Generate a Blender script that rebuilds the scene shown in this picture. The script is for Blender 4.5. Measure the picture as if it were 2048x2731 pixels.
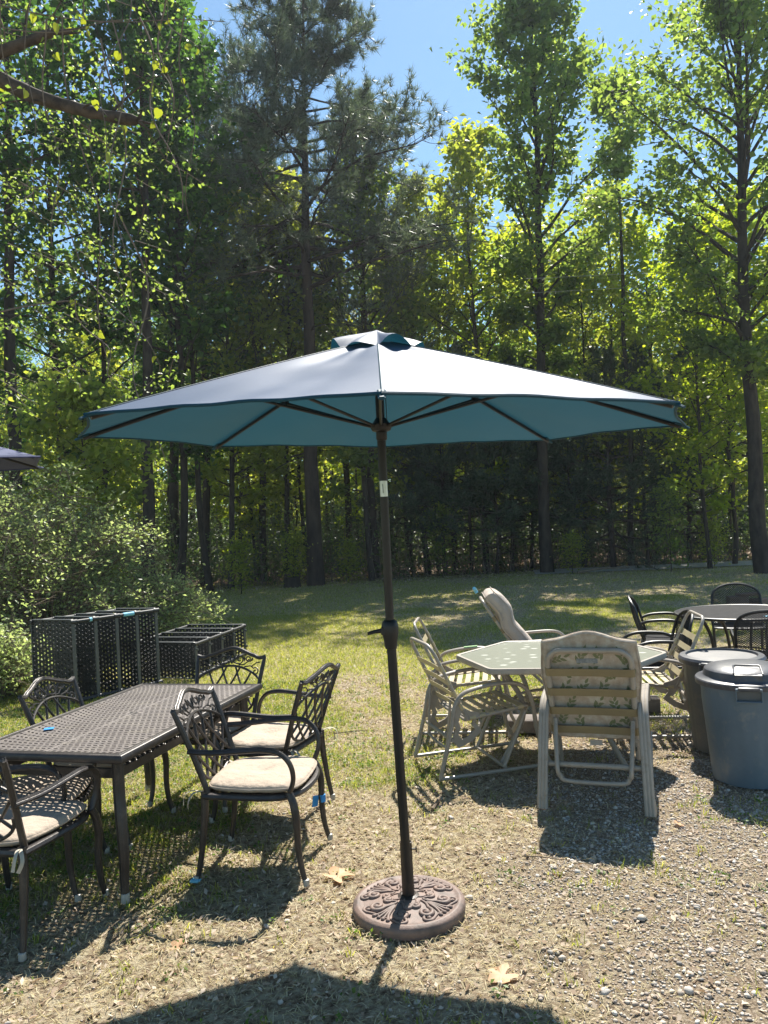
import bpy, math, random
import numpy as np
from mathutils import Vector, Matrix
from math import pi, sin, cos, radians

R = random.Random(7)
SC = bpy.context.scene
for _o in list(bpy.data.objects):
    bpy.data.objects.remove(_o)
COL = SC.collection

# ------------------------------------------------------------------ camera
cam_d = bpy.data.cameras.new('camera')
cam = bpy.data.objects.new('camera', cam_d)
COL.objects.link(cam)
cam_d.sensor_fit = 'VERTICAL'
cam_d.sensor_height = 36.0
cam_d.lens = 36.0 * 2050 / 2731
cam_d.clip_start = 0.05
cam_d.clip_end = 600
_n = (-0.05232857, -0.99848853, 0.01680383)     # ground normal seen from the lens (x right, y down, z forward)
_f = (0.00087944, 0.01678080, 0.99985881)
_r = (0.99862954, -0.05233596, 0.0)
cam.matrix_world = Matrix(((_r[0], -_r[1], -_r[2], 0.0),
                           (_f[0], -_f[1], -_f[2], 0.0),
                           (_n[0], -_n[1], -_n[2], 1.75),
                           (0, 0, 0, 1)))
SC.camera = cam

# ------------------------------------------------------------------ sky, sun, exposure
SUN = Vector((0.46, 1.55, 2.2)).normalized()
world = bpy.data.worlds.new('World')
SC.world = world
world.use_nodes = True
wn = world.node_tree.nodes
wl = world.node_tree.links
wn.clear()
sky = wn.new('ShaderNodeTexSky')
sky.sky_type = 'NISHITA'
sky.sun_disc = False
sky.sun_elevation = math.asin(SUN.z)
sky.sun_rotation = math.atan2(SUN.x, SUN.y)
sky.air_density = 1.0
sky.dust_density = 0.2
sky.ozone_density = 0.6
sky.altitude = 0
bg = wn.new('ShaderNodeBackground')
bg.inputs['Strength'].default_value = 0.072
wo = wn.new('ShaderNodeOutputWorld')
tint = wn.new('ShaderNodeMix')
tint.data_type = 'RGBA'
tint.blend_type = 'MULTIPLY'
tint.inputs[0].default_value = 1.0
tint.inputs[7].default_value = (0.86, 1.06, 1.08, 1)
wl.new(sky.outputs[0], tint.inputs[6])
wl.new(tint.outputs[2], bg.inputs[0])
wl.new(bg.outputs[0], wo.inputs[0])
sd = bpy.data.lights.new('sun', 'SUN')
sd.energy = 5.0
sd.angle = radians(0.5)
sd.color = (1.0, 0.95, 0.86)
sun = bpy.data.objects.new('sun', sd)
COL.objects.link(sun)
sun.rotation_euler = (-SUN).to_track_quat('-Z', 'Y').to_euler()
sun.location = (3, 10, 30)
SC.view_settings.view_transform = 'Standard'
SC.view_settings.look = 'None'
SC.view_settings.exposure = 1.15
SC.view_settings.gamma = 1.0
SC.view_settings.use_curve_mapping = False
SC.render.engine = 'CYCLES'
SC.cycles.max_bounces = 8
SC.cycles.transparent_max_bounces = 8
SC.cycles.use_denoising = True

# ------------------------------------------------------------------ materials
def new_mat(name):
    m = bpy.data.materials.new(name)
    m.use_nodes = True
    nt = m.node_tree
    nt.nodes.clear()
    out = nt.nodes.new('ShaderNodeOutputMaterial')
    b = nt.nodes.new('ShaderNodeBsdfPrincipled')
    nt.links.new(b.outputs[0], out.inputs[0])
    return m, nt, b, out

def ramp(nt, stops):
    r = nt.nodes.new('ShaderNodeValToRGB')
    e = r.color_ramp.elements
    e[0].position, e[0].color = stops[0][0], (*stops[0][1], 1)
    e[1].position, e[1].color = stops[-1][0], (*stops[-1][1], 1)
    for p, c in stops[1:-1]:
        k = e.new(p)
        k.color = (*c, 1)
    return r

def noise(nt, scale, detail=4, rough=0.6, coord='Object', stretch=None):
    tc = nt.nodes.new('ShaderNodeTexCoord')
    n = nt.nodes.new('ShaderNodeTexNoise')
    n.inputs['Scale'].default_value = scale
    n.inputs['Detail'].default_value = detail
    n.inputs['Roughness'].default_value = rough
    if stretch:
        mp = nt.nodes.new('ShaderNodeMapping')
        mp.inputs['Scale'].default_value = stretch
        nt.links.new(tc.outputs[coord], mp.inputs[0])
        nt.links.new(mp.outputs[0], n.inputs['Vector'])
    else:
        nt.links.new(tc.outputs[coord], n.inputs['Vector'])
    return n

def surf(name, c1, c2=None, rough=0.6, metal=0.0, scale=12, bump=0.0, bscale=60, stretch=None, spec=0.5, mid=None, crumple=0.0, cscale=14, grime=None):
    """a surface whose colour wanders between c1 and c2, with fine relief"""
    m, nt, b, out = new_mat(name)
    if c2 is None:
        c2 = tuple(v * 0.75 for v in c1)
    n = noise(nt, scale, stretch=stretch)
    st = [(0.32, c1), (0.68, c2)] if mid is None else [(0.3, c1), (0.5, mid), (0.7, c2)]
    r = ramp(nt, st)
    nt.links.new(n.outputs['Fac'], r.inputs[0])
    csock = r.outputs[0]
    if grime:
        gcol, gscale, glo, ghi = grime
        n4 = noise(nt, gscale, 8, 0.72)
        rg = ramp(nt, [(glo, (0, 0, 0)), (ghi, (1, 1, 1))])
        nt.links.new(n4.outputs['Fac'], rg.inputs[0])
        mg = nt.nodes.new('ShaderNodeMix')
        mg.data_type = 'RGBA'
        nt.links.new(rg.outputs[0], mg.inputs[0])
        nt.links.new(csock, mg.inputs[6])
        mg.inputs[7].default_value = (*gcol, 1)
        csock = mg.outputs[2]
    nt.links.new(csock, b.inputs['Base Color'])
    b.inputs['Roughness'].default_value = rough
    b.inputs['Metallic'].default_value = metal
    b.inputs['Specular IOR Level'].default_value = spec
    if bump:
        n2 = noise(nt, bscale, 3, stretch=stretch)
        bp = nt.nodes.new('ShaderNodeBump')
        bp.inputs['Strength'].default_value = bump
        bp.inputs['Distance'].default_value = 0.004
        nt.links.new(n2.outputs['Fac'], bp.inputs['Height'])
        if crumple:
            n3 = noise(nt, cscale, 3, 0.55)
            b3 = nt.nodes.new('ShaderNodeBump')
            b3.inputs['Strength'].default_value = 1.0
            b3.inputs['Distance'].default_value = crumple
            nt.links.new(n3.outputs['Fac'], b3.inputs['Height'])
            nt.links.new(b3.outputs[0], bp.inputs['Normal'])
        nt.links.new(bp.outputs[0], b.inputs['Normal'])
    return m

def leafmat(name, cols, trans, tf=0.5, rough=0.45, spec=0.5):
    """thin leaf: colour differs from leaf to leaf, light shines through"""
    m, nt, b, out = new_mat(name)
    g = nt.nodes.new('ShaderNodeNewGeometry')
    n = len(cols)
    r = ramp(nt, [(i / (n - 1), c) for i, c in enumerate(cols)])
    nt.links.new(g.outputs['Random Per Island'], r.inputs[0])
    nt.links.new(r.outputs[0], b.inputs['Base Color'])
    b.inputs['Roughness'].default_value = rough
    b.inputs['Specular IOR Level'].default_value = spec
    t = nt.nodes.new('ShaderNodeBsdfTranslucent')
    mx = nt.nodes.new('ShaderNodeMix')
    mx.data_type = 'RGBA'
    mx.blend_type = 'MULTIPLY'
    mx.inputs[0].default_value = 1.0
    nt.links.new(r.outputs[0], mx.inputs[6])
    mx.inputs[7].default_value = (*trans, 1)
    nt.links.new(mx.outputs[2], t.inputs[0])
    ms = nt.nodes.new('ShaderNodeMixShader')
    ms.inputs[0].default_value = tf
    nt.links.new(b.outputs[0], ms.inputs[1])
    nt.links.new(t.outputs[0], ms.inputs[2])
    nt.links.new(ms.outputs[0], out.inputs[0])
    return m

M = {}
M['bronze'] = surf('dark_bronze_cast_metal', (0.040, 0.035, 0.034), (0.060, 0.053, 0.050), rough=0.40, metal=0.35, scale=9, bump=0.25, bscale=90, grime=((0.12, 0.10, 0.085), 14, 0.52, 0.8))
M['bronze_top'] = surf('bronze_table_metal', (0.17, 0.148, 0.138), (0.215, 0.19, 0.178), rough=0.5, metal=0.25, scale=5, bump=0.3, bscale=140, grime=((0.26, 0.23, 0.19), 7, 0.5, 0.8))  # paler than the legs: reflected sky and sun put into the base colour
M['black'] = surf('black_painted_metal', (0.005, 0.005, 0.006), (0.009, 0.009, 0.010), rough=0.45, scale=14, bump=0.15, bscale=120)
M['rusty_black'] = surf('worn_brown_black_metal', (0.018, 0.014, 0.012), (0.045, 0.026, 0.017), rough=0.5, scale=8, bump=0.3, bscale=80)
M['wire'] = surf('dull_black_wire', (0.02, 0.02, 0.022), (0.035, 0.034, 0.034), rough=0.7, scale=14, spec=0.15)
M['steel'] = surf('bare_steel', (0.55, 0.52, 0.47), (0.42, 0.40, 0.36), rough=0.3, metal=0.9, scale=20)
M['tan'] = surf('tan_painted_aluminium', (0.35, 0.31, 0.265), (0.29, 0.255, 0.215), rough=0.42, scale=7, bump=0.12, bscale=50, grime=((0.20, 0.16, 0.11), 16, 0.55, 0.75))
M['strap'] = surf('vinyl_strap', (0.50, 0.43, 0.27), (0.38, 0.31, 0.19), rough=0.5, scale=6, bump=0.15, bscale=60)
M['strap_k'] = surf('khaki_vinyl_strap', (0.25, 0.195, 0.10), (0.20, 0.155, 0.085), rough=0.55, scale=6, bump=0.15, bscale=60)
M['cushion'] = surf('beige_canvas', (0.46, 0.38, 0.305), (0.40, 0.33, 0.265), rough=0.9, scale=5, bump=0.5, bscale=260, spec=0.2, crumple=0.02, cscale=11, grime=((0.34, 0.29, 0.24), 4, 0.55, 0.9))
M['recl_cushion'] = surf('taupe_canvas', (0.47, 0.40, 0.345), (0.41, 0.35, 0.30), rough=0.9, scale=4, bump=0.4, bscale=260, spec=0.2, crumple=0.02, cscale=9, grime=((0.33, 0.29, 0.25), 5, 0.5, 0.85))
M['floral'] = surf('mottled_floral_cloth', (0.34, 0.275, 0.21), (0.50, 0.46, 0.39), rough=0.9, scale=22, bump=0.4, bscale=240, spec=0.2, mid=(0.42, 0.35, 0.285))
M['sprig'] = surf('printed_leaf_green', (0.15, 0.17, 0.085), (0.20, 0.20, 0.12), rough=0.9, scale=20, spec=0.2)
M['tape'] = surf('blue_painters_tape', (0.02, 0.23, 0.62), (0.03, 0.28, 0.70), rough=0.6, scale=20)
M['tape_teal'] = surf('pale_blue_tape', (0.16, 0.45, 0.62), (0.20, 0.52, 0.70), rough=0.6, scale=20)
M['foot'] = surf('clear_rubber_foot', (0.45, 0.43, 0.39), (0.36, 0.34, 0.30), rough=0.4, scale=20)
M['tie'] = surf('cushion_tie_cloth', (0.50, 0.45, 0.37), (0.42, 0.38, 0.3), rough=0.9, scale=30)
M['shelf'] = surf('black_perforated_plastic', (0.012, 0.014, 0.017), (0.020, 0.022, 0.025), rough=0.55, scale=6, bump=0.15, bscale=90)
M['shelf_edge'] = surf('grey_plastic_edge', (0.06, 0.066, 0.072), (0.09, 0.096, 0.10), rough=0.4, scale=9)
M['bin'] = surf('blue_grey_bin_plastic', (0.075, 0.115, 0.155), (0.10, 0.145, 0.185), rough=0.52, scale=3, bump=0.25, bscale=40, crumple=0.008, cscale=5, grime=((0.20, 0.20, 0.19), 9, 0.55, 0.80))
M['bin_dark'] = surf('dark_grey_bin_plastic', (0.075, 0.085, 0.092), (0.095, 0.102, 0.106), rough=0.55, scale=3, bump=0.25, bscale=40, crumple=0.008, cscale=5, grime=((0.16, 0.14, 0.12), 9, 0.5, 0.8))
M['lid'] = surf('black_bin_lid_plastic', (0.040, 0.044, 0.058), (0.060, 0.062, 0.074), rough=0.40, scale=5, bump=0.2, bscale=30, grime=((0.15, 0.14, 0.13), 12, 0.5, 0.8))
M['lid_dusty'] = surf('dusty_bin_lid_plastic', (0.19, 0.18, 0.17), (0.10, 0.10, 0.105), rough=0.6, scale=4, bump=0.2, bscale=30)
M['sticker'] = surf('white_sticker', (0.75, 0.75, 0.72), (0.68, 0.68, 0.66), rough=0.6, scale=20)
M['ink'] = surf('grey_ink', (0.22, 0.24, 0.24), (0.3, 0.3, 0.3), rough=0.7, scale=20)
M['resin'] = surf('brown_cast_resin', (0.215, 0.135, 0.10), (0.10, 0.075, 0.064), rough=0.62, scale=11, bump=0.5, bscale=55, mid=(0.185, 0.128, 0.106))
M['concrete'] = surf('weathered_block', (0.20, 0.17, 0.15), (0.11, 0.095, 0.085), rough=0.9, scale=10, bump=0.8, bscale=40)
M['brick'] = surf('red_brown_paver', (0.22, 0.13, 0.095), (0.30, 0.20, 0.15), rough=0.9, scale=10, bump=0.8, bscale=40)
M['bark_pine'] = surf('pine_bark', (0.085, 0.062, 0.050), (0.032, 0.025, 0.022), rough=0.95, scale=5, bump=1.0, bscale=9, stretch=(1, 1, 0.25), spec=0.2)
M['bark'] = surf('grey_brown_bark', (0.075, 0.060, 0.048), (0.030, 0.025, 0.021), rough=0.95, scale=8, bump=0.8, bscale=16, stretch=(1, 1, 0.3), spec=0.2)
M['bark_near'] = surf('rough_limb_bark', (0.11, 0.085, 0.066), (0.045, 0.036, 0.03), rough=0.95, scale=14, bump=1.0, bscale=45, spec=0.2)
M['vine'] = surf('grey_vine_stem', (0.20, 0.16, 0.125), (0.12, 0.095, 0.075), rough=0.9, scale=20, spec=0.2)
M['twig'] = surf('dry_twig', (0.22, 0.17, 0.12), (0.13, 0.10, 0.075), rough=0.9, scale=20, spec=0.2)

GT = (1.9, 2.1, 0.7)
M['leaf_bright'] = leafmat('spring_leaf', [(0.10, 0.14, 0.034), (0.14, 0.18, 0.045), (0.19, 0.22, 0.065)], (3.5, 3.1, 1.2), 0.62)
M['leaf_mid'] = leafmat('green_leaf', [(0.062, 0.098, 0.030), (0.088, 0.128, 0.040), (0.13, 0.165, 0.06)], (3.6, 3.5, 1.5), 0.58)
M['leaf_dark'] = leafmat('deep_green_leaf', [(0.026, 0.058, 0.014), (0.036, 0.076, 0.018), (0.06, 0.11, 0.026)], (3.0, 3.2, 1.5), 0.5)
M['leaf_yellow'] = leafmat('yellow_green_leaf', [(0.10, 0.16, 0.02), (0.135, 0.195, 0.025), (0.175, 0.22, 0.035)], (3.6, 3.1, 1.0), 0.64)
M['leaf_bush'] = leafmat('grey_green_bush_leaf', [(0.20, 0.25, 0.11), (0.27, 0.32, 0.15), (0.36, 0.40, 0.22)], (2.0, 2.1, 1.3), 0.5, rough=0.38)
M['leaf_vine'] = leafmat('heart_shaped_vine_leaf', [(0.15, 0.19, 0.03), (0.19, 0.225, 0.035), (0.22, 0.25, 0.05)], (2.0, 1.9, 0.6), 0.50)
M['leaf_shade'] = leafmat('shaded_undergrowth_leaf', [(0.055, 0.085, 0.030), (0.08, 0.115, 0.04), (0.14, 0.17, 0.07)], (1.6, 1.8, 0.8), 0.4)
M['needle'] = leafmat('pine_needle', [(0.075, 0.10, 0.065), (0.10, 0.125, 0.085), (0.15, 0.16, 0.12)], (1.6, 1.8, 1.2), 0.30, rough=0.45, spec=0.55)
M['needle_dark'] = leafmat('dark_pine_needle', [(0.045, 0.075, 0.04), (0.065, 0.095, 0.055), (0.09, 0.115, 0.07)], (1.4, 1.6, 0.9), 0.28, rough=0.45, spec=0.45)
M['grass'] = leafmat('green_grass_blade', [(0.15, 0.19, 0.04), (0.25, 0.27, 0.07), (0.40, 0.38, 0.15)], (2.0, 2.0, 0.8), 0.45, spec=0.3)
M['dry'] = leafmat('dry_grass_blade', [(0.38, 0.33, 0.18), (0.54, 0.47, 0.29), (0.66, 0.59, 0.42)], (1.3, 1.2, 0.9), 0.3, rough=0.7, spec=0.25)
M['litter'] = leafmat('dead_leaf_flake', [(0.25, 0.17, 0.11), (0.48, 0.37, 0.27), (0.66, 0.56, 0.45)], (1.2, 1.0, 0.7), 0.2, rough=0.7, spec=0.3)
M['weed'] = leafmat('weed_leaf', [(0.07, 0.13, 0.028), (0.11, 0.18, 0.035), (0.17, 0.23, 0.06)], (1.6, 1.8, 0.6), 0.4, spec=0.35)
M['dead_leaf'] = leafmat('tan_fallen_leaf', [(0.55, 0.33, 0.18), (0.62, 0.40, 0.23)], (1.2, 1.0, 0.6), 0.25, rough=0.6)
M['stone'] = leafmat('gravel_stone', [(0.22, 0.19, 0.165), (0.44, 0.375, 0.31), (0.52, 0.46, 0.39), (0.36, 0.27, 0.20), (0.66, 0.61, 0.54), (0.24, 0.225, 0.21)], (1, 1, 1), 0.0, rough=0.8, spec=0.25)
M['rock'] = surf('pale_rock', (0.52, 0.48, 0.43), (0.34, 0.30, 0.265), rough=0.85, scale=30, bump=0.6, bscale=90)

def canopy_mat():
    """woven cloth: sun sheen is put into the paler top colour, underside deep teal"""
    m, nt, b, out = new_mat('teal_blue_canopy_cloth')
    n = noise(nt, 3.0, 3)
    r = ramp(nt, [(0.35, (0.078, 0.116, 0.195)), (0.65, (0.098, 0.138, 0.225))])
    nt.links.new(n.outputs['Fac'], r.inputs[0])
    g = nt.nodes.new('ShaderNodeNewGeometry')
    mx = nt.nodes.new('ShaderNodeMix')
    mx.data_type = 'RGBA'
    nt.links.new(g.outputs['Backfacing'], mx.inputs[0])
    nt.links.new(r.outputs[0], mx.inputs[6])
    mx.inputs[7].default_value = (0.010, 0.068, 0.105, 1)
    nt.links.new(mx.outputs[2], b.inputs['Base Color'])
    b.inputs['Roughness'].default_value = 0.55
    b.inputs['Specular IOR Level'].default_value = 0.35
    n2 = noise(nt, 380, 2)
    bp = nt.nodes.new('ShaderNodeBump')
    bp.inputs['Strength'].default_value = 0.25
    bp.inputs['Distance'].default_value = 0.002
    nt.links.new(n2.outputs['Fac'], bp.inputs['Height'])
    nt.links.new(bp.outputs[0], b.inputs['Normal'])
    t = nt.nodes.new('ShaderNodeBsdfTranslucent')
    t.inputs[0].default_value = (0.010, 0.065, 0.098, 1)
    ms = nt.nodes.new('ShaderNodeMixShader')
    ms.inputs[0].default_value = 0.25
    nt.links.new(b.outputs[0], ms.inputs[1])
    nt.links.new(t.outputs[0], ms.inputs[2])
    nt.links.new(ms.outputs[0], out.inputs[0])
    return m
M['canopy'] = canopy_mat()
M['navy'] = surf('navy_canopy_cloth', (0.02, 0.03, 0.10), (0.028, 0.04, 0.125), rough=0.75, scale=4, bump=0.2, bscale=300)
M['navy'].node_tree.nodes['Principled BSDF'].inputs['Sheen Weight'].default_value = 0.08

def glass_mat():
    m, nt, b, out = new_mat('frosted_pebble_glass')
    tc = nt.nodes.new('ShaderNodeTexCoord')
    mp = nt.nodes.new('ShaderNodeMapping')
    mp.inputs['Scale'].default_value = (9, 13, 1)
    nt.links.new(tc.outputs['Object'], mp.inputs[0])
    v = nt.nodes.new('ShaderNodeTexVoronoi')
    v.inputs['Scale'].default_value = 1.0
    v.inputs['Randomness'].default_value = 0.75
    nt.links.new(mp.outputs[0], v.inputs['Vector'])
    r = ramp(nt, [(0.16, (0.50, 0.51, 0.45)), (0.30, (0.195, 0.205, 0.16))])  # pale ovals are the rippled glass's highlights, painted into its base colour
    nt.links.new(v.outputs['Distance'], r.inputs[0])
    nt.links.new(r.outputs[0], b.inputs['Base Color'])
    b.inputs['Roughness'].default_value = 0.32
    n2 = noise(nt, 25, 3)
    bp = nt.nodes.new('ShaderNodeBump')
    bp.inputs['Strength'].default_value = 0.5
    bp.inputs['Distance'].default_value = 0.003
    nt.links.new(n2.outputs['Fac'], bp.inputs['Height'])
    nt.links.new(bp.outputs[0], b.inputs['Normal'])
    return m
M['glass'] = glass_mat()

# ------------------------------------------------------------------ mesh helpers
class MB:
    """collects faces for one mesh"""
    def __init__(self):
        self.v = []
        self.f = []

    def add(self, vs, fs):
        o = len(self.v)
        self.v.extend([tuple(p) for p in vs])
        self.f.extend([tuple(i + o for i in f) for f in fs])

    def box(self, c, s, rz=0.0, rot=None, bev=0.0):
        hx, hy, hz = s[0] / 2, s[1] / 2, s[2] / 2
        m = rot if rot is not None else Matrix.Rotation(rz, 3, 'Z')
        b = min(bev, hx * 0.9, hy * 0.9, hz * 0.9)
        if b <= 0:
            vs = [(x, y, z) for z in (-hz, hz) for y in (-hy, hy) for x in (-hx, hx)]
            fs = [(0, 2, 3, 1), (4, 5, 7, 6), (0, 1, 5, 4), (2, 6, 7, 3), (0, 4, 6, 2), (1, 3, 7, 5)]
        else:
            def ring(z, i):
                x, y = hx - i, hy - i
                k = b * 0.6
                return [(-x + k, -y, z), (x - k, -y, z), (x, -y + k, z), (x, y - k, z),
                        (x - k, y, z), (-x + k, y, z), (-x, y - k, z), (-x, -y + k, z)]
            vs = ring(-hz, b) + ring(-hz + b, 0) + ring(hz - b, 0) + ring(hz, b)
            fs = [tuple(reversed(range(8))), tuple(range(24, 32))]
            for k in range(3):
                for i in range(8):
                    j = (i + 1) % 8
                    fs.append((k * 8 + i, k * 8 + j, k * 8 + 8 + j, k * 8 + 8 + i))
        c = Vector(c)
        self.add([c + m @ Vector(p) for p in vs], fs)

    def tube(self, pts, r, n=8, closed=False, cap=True, flat=1.0, up=None):
        """sweep a round (or flattened) section along pts; r may be a list"""
        P = [Vector(p) for p in pts]
        k = len(P)
        if k < 2:
            return
        rs = list(r) if hasattr(r, '__len__') else [r] * k
        T = []
        for i in range(k):
            if closed:
                t = P[(i + 1) % k] - P[i - 1]
            else:
                t = P[min(i + 1, k - 1)] - P[max(i - 1, 0)]
            if t.length < 1e-9:
                t = Vector((0, 0, 1))
            T.append(t.normalized())
        u = Vector(up) if up is not None else (Vector((0, 0, 1)) if abs(T[0].z) < 0.9 else Vector((1, 0, 0)))
        vs = []
        for i in range(k):
            u = u - T[i] * u.dot(T[i])
            if u.length < 1e-6:
                u = T[i].orthogonal()
            u.normalize()
            w = T[i].cross(u)
            for j in range(n):
                a = 2 * pi * j / n
                vs.append(P[i] + w * (cos(a) * rs[i]) + u * (sin(a) * rs[i] * flat))
            if up is not None:
                u = Vector(up)
        fs = []
        m = k if closed else k - 1
        for i in range(m):
            a, b = i * n, ((i + 1) % k) * n
            for j in range(n):
                j2 = (j + 1) % n
                fs.append((a + j, a + j2, b + j2, b + j))
        if cap and not closed:
            fs.append(tuple(reversed(range(n))))
            fs.append(tuple((k - 1) * n + j for j in range(n)))
        self.add(vs, fs)

    def lathe(self, prof, n=32, c=(0, 0, 0), cap=True):
        c = Vector(c)
        vs = []
        for (r, z) in prof:
            for j in range(n):
                a = 2 * pi * j / n
                vs.append(c + Vector((r * cos(a), r * sin(a), z)))
        fs = []
        for i in range(len(prof) - 1):
            for j in range(n):
                j2 = (j + 1) % n
                fs.append((i * n + j, i * n + j2, (i + 1) * n + j2, (i + 1) * n + j))
        if cap:
            fs.append(tuple(reversed(range(n))))
            fs.append(tuple((len(prof) - 1) * n + j for j in range(n)))
        self.add(vs, fs)

    def mesh(self, name, mat, smooth=True, ang=40):
        me = bpy.data.meshes.new(name)
        me.from_pydata(self.v, [], self.f)
        if smooth and self.f:
            me.shade_smooth()
            me.set_sharp_from_angle(angle=radians(ang))
        me.materials.append(mat if not isinstance(mat, str) else M[mat])
        return me

def np_mesh(name, V, F, mat, smooth=False):
    me = bpy.data.meshes.new(name)
    V = np.asarray(V, dtype=np.float32).reshape(-1, 3)
    F = np.asarray(F, dtype=np.int32)
    k = F.shape[1]
    me.vertices.add(len(V))
    me.vertices.foreach_set('co', V.ravel())
    me.loops.add(F.size)
    me.loops.foreach_set('vertex_index', F.ravel())
    me.polygons.add(len(F))
    me.polygons.foreach_set('loop_start', np.arange(0, F.size, k, dtype=np.int32))
    if smooth:
        me.polygons.foreach_set('use_smooth', np.ones(len(F), dtype=bool))
    me.update(calc_edges=True)
    me.materials.append(M[mat] if isinstance(mat, str) else mat)
    return me

def link(name, me, parent=None, loc=None, rot=None):
    o = bpy.data.objects.new(name, me)
    COL.objects.link(o)
    if parent is not None:
        o.parent = parent
    if loc is not None:
        o.location = loc
    if rot is not None:
        o.rotation_euler = rot
    return o

def thing(name, label, cat, loc=(0, 0, 0), rz=0.0, group=None, me=None, rot=None):
    o = link(name, me, None, loc, rot if rot is not None else (0, 0, rz))
    o['label'] = label
    o['category'] = cat
    if group:
        o['group'] = group
    return o

def part(name, parent, mb, mat, smooth=True, label=None, kind=None, ang=40):
    me = mb.mesh(name, mat, smooth, ang) if isinstance(mb, MB) else mb
    o = link(name, me, parent)
    if label:
        o['label'] = label
    if kind:
        o['kind'] = kind
    return o

def struct(name, me, kind='structure'):
    o = link(name, me)
    o['kind'] = kind
    return o

def dup(root, loc, rz, label, rot=None, group=None):
    """copy a thing together with its parts and sub-parts"""
    r = root.copy()
    COL.objects.link(r)
    r.location = loc
    r.rotation_euler = rot if rot is not None else (0, 0, rz)
    r['label'] = label
    if group:
        r['group'] = group
    for ch in list(root.children):
        c = ch.copy()
        COL.objects.link(c)
        c.parent = r
        for g in ch.children:
            d = g.copy()
            COL.objects.link(d)
            d.parent = c
    return r

def smoothpath(pts, n=6):
    """Catmull-Rom through pts"""
    P = [Vector(p) for p in pts]
    out = []
    for i in range(len(P) - 1):
        p0, p1, p2, p3 = P[max(i - 1, 0)], P[i], P[i + 1], P[min(i + 2, len(P) - 1)]
        for k in range(n):
            t = k / n
            out.append(0.5 * ((2 * p1) + (p2 - p0) * t + (2 * p0 - 5 * p1 + 4 * p2 - p3) * t * t + (3 * p1 - p0 - 3 * p2 + p3) * t ** 3))
    out.append(P[-1])
    return out

def vnoise(x, y, seed=0):
    """smooth value noise on arrays, 0..1"""
    x = np.asarray(x, dtype=np.float64)
    y = np.asarray(y, dtype=np.float64)
    xi, yi = np.floor(x).astype(np.int64), np.floor(y).astype(np.int64)
    fx, fy = x - xi, y - yi
    fx, fy = fx * fx * (3 - 2 * fx), fy * fy * (3 - 2 * fy)
    def h(a, b):
        n = (a * 374761393 + b * 668265263 + seed * 1442695041) & 0xFFFFFFFF
        n = ((n ^ (n >> 13)) * 1274126177) & 0xFFFFFFFF
        return ((n ^ (n >> 16)) & 0xFFFF) / 65535.0
    return (h(xi, yi) * (1 - fx) + h(xi + 1, yi) * fx) * (1 - fy) + (h(xi, yi + 1) * (1 - fx) + h(xi + 1, yi + 1) * fx) * fy

def fbm(x, y, s, seed=0, o=3):
    t, a, w = 0, 1.0, 0
    for k in range(o):
        t = t + vnoise(np.asarray(x) * s, np.asarray(y) * s, seed + k) * a
        w += a
        s *= 2.1
        a *= 0.5
    return t / w

# ------------------------------------------------------------------ ground
def sstep(a, b, x):
    t = np.clip((x - a) / (b - a), 0, 1)
    return t * t * (3 - 2 * t)

def ground_z(x, y):
    n = fbm(x, y, 1.3, 3) - 0.5
    n2 = fbm(x, y, 7.0, 9) - 0.5
    return -0.014 + n * 0.014 + n2 * 0.022

def gravel_w(x, y):
    edge = 0.12 + 0.40 * (np.asarray(y) - 2.7) + (fbm(x, y, 1.6, 21) - 0.5) * 1.6
    w = sstep(-0.45, 0.55, np.asarray(x) - edge)
    return w * (1 - sstep(6.6, 8.0, np.asarray(y) + (fbm(x, y, 1.1, 5) - 0.5) * 2))

def green_w(x, y):
    x, y = np.asarray(x, dtype=float), np.asarray(y, dtype=float)
    base = 0.27 + 0.22 * sstep(3.5, 9.0, y) - 0.16 * sstep(0.5, 3.5, x) * sstep(7.0, 9, y)
    base += 0.26 * sstep(-0.5, -1.5, x) * sstep(3.2, 4.2, y)
    base += 0.12 * sstep(9, 11, y) * sstep(2, -1, x)
    p = fbm(x, y, 0.9, 31, 4)
    return np.clip((p - (0.80 - base)) * 4.2, 0, 1)

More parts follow.
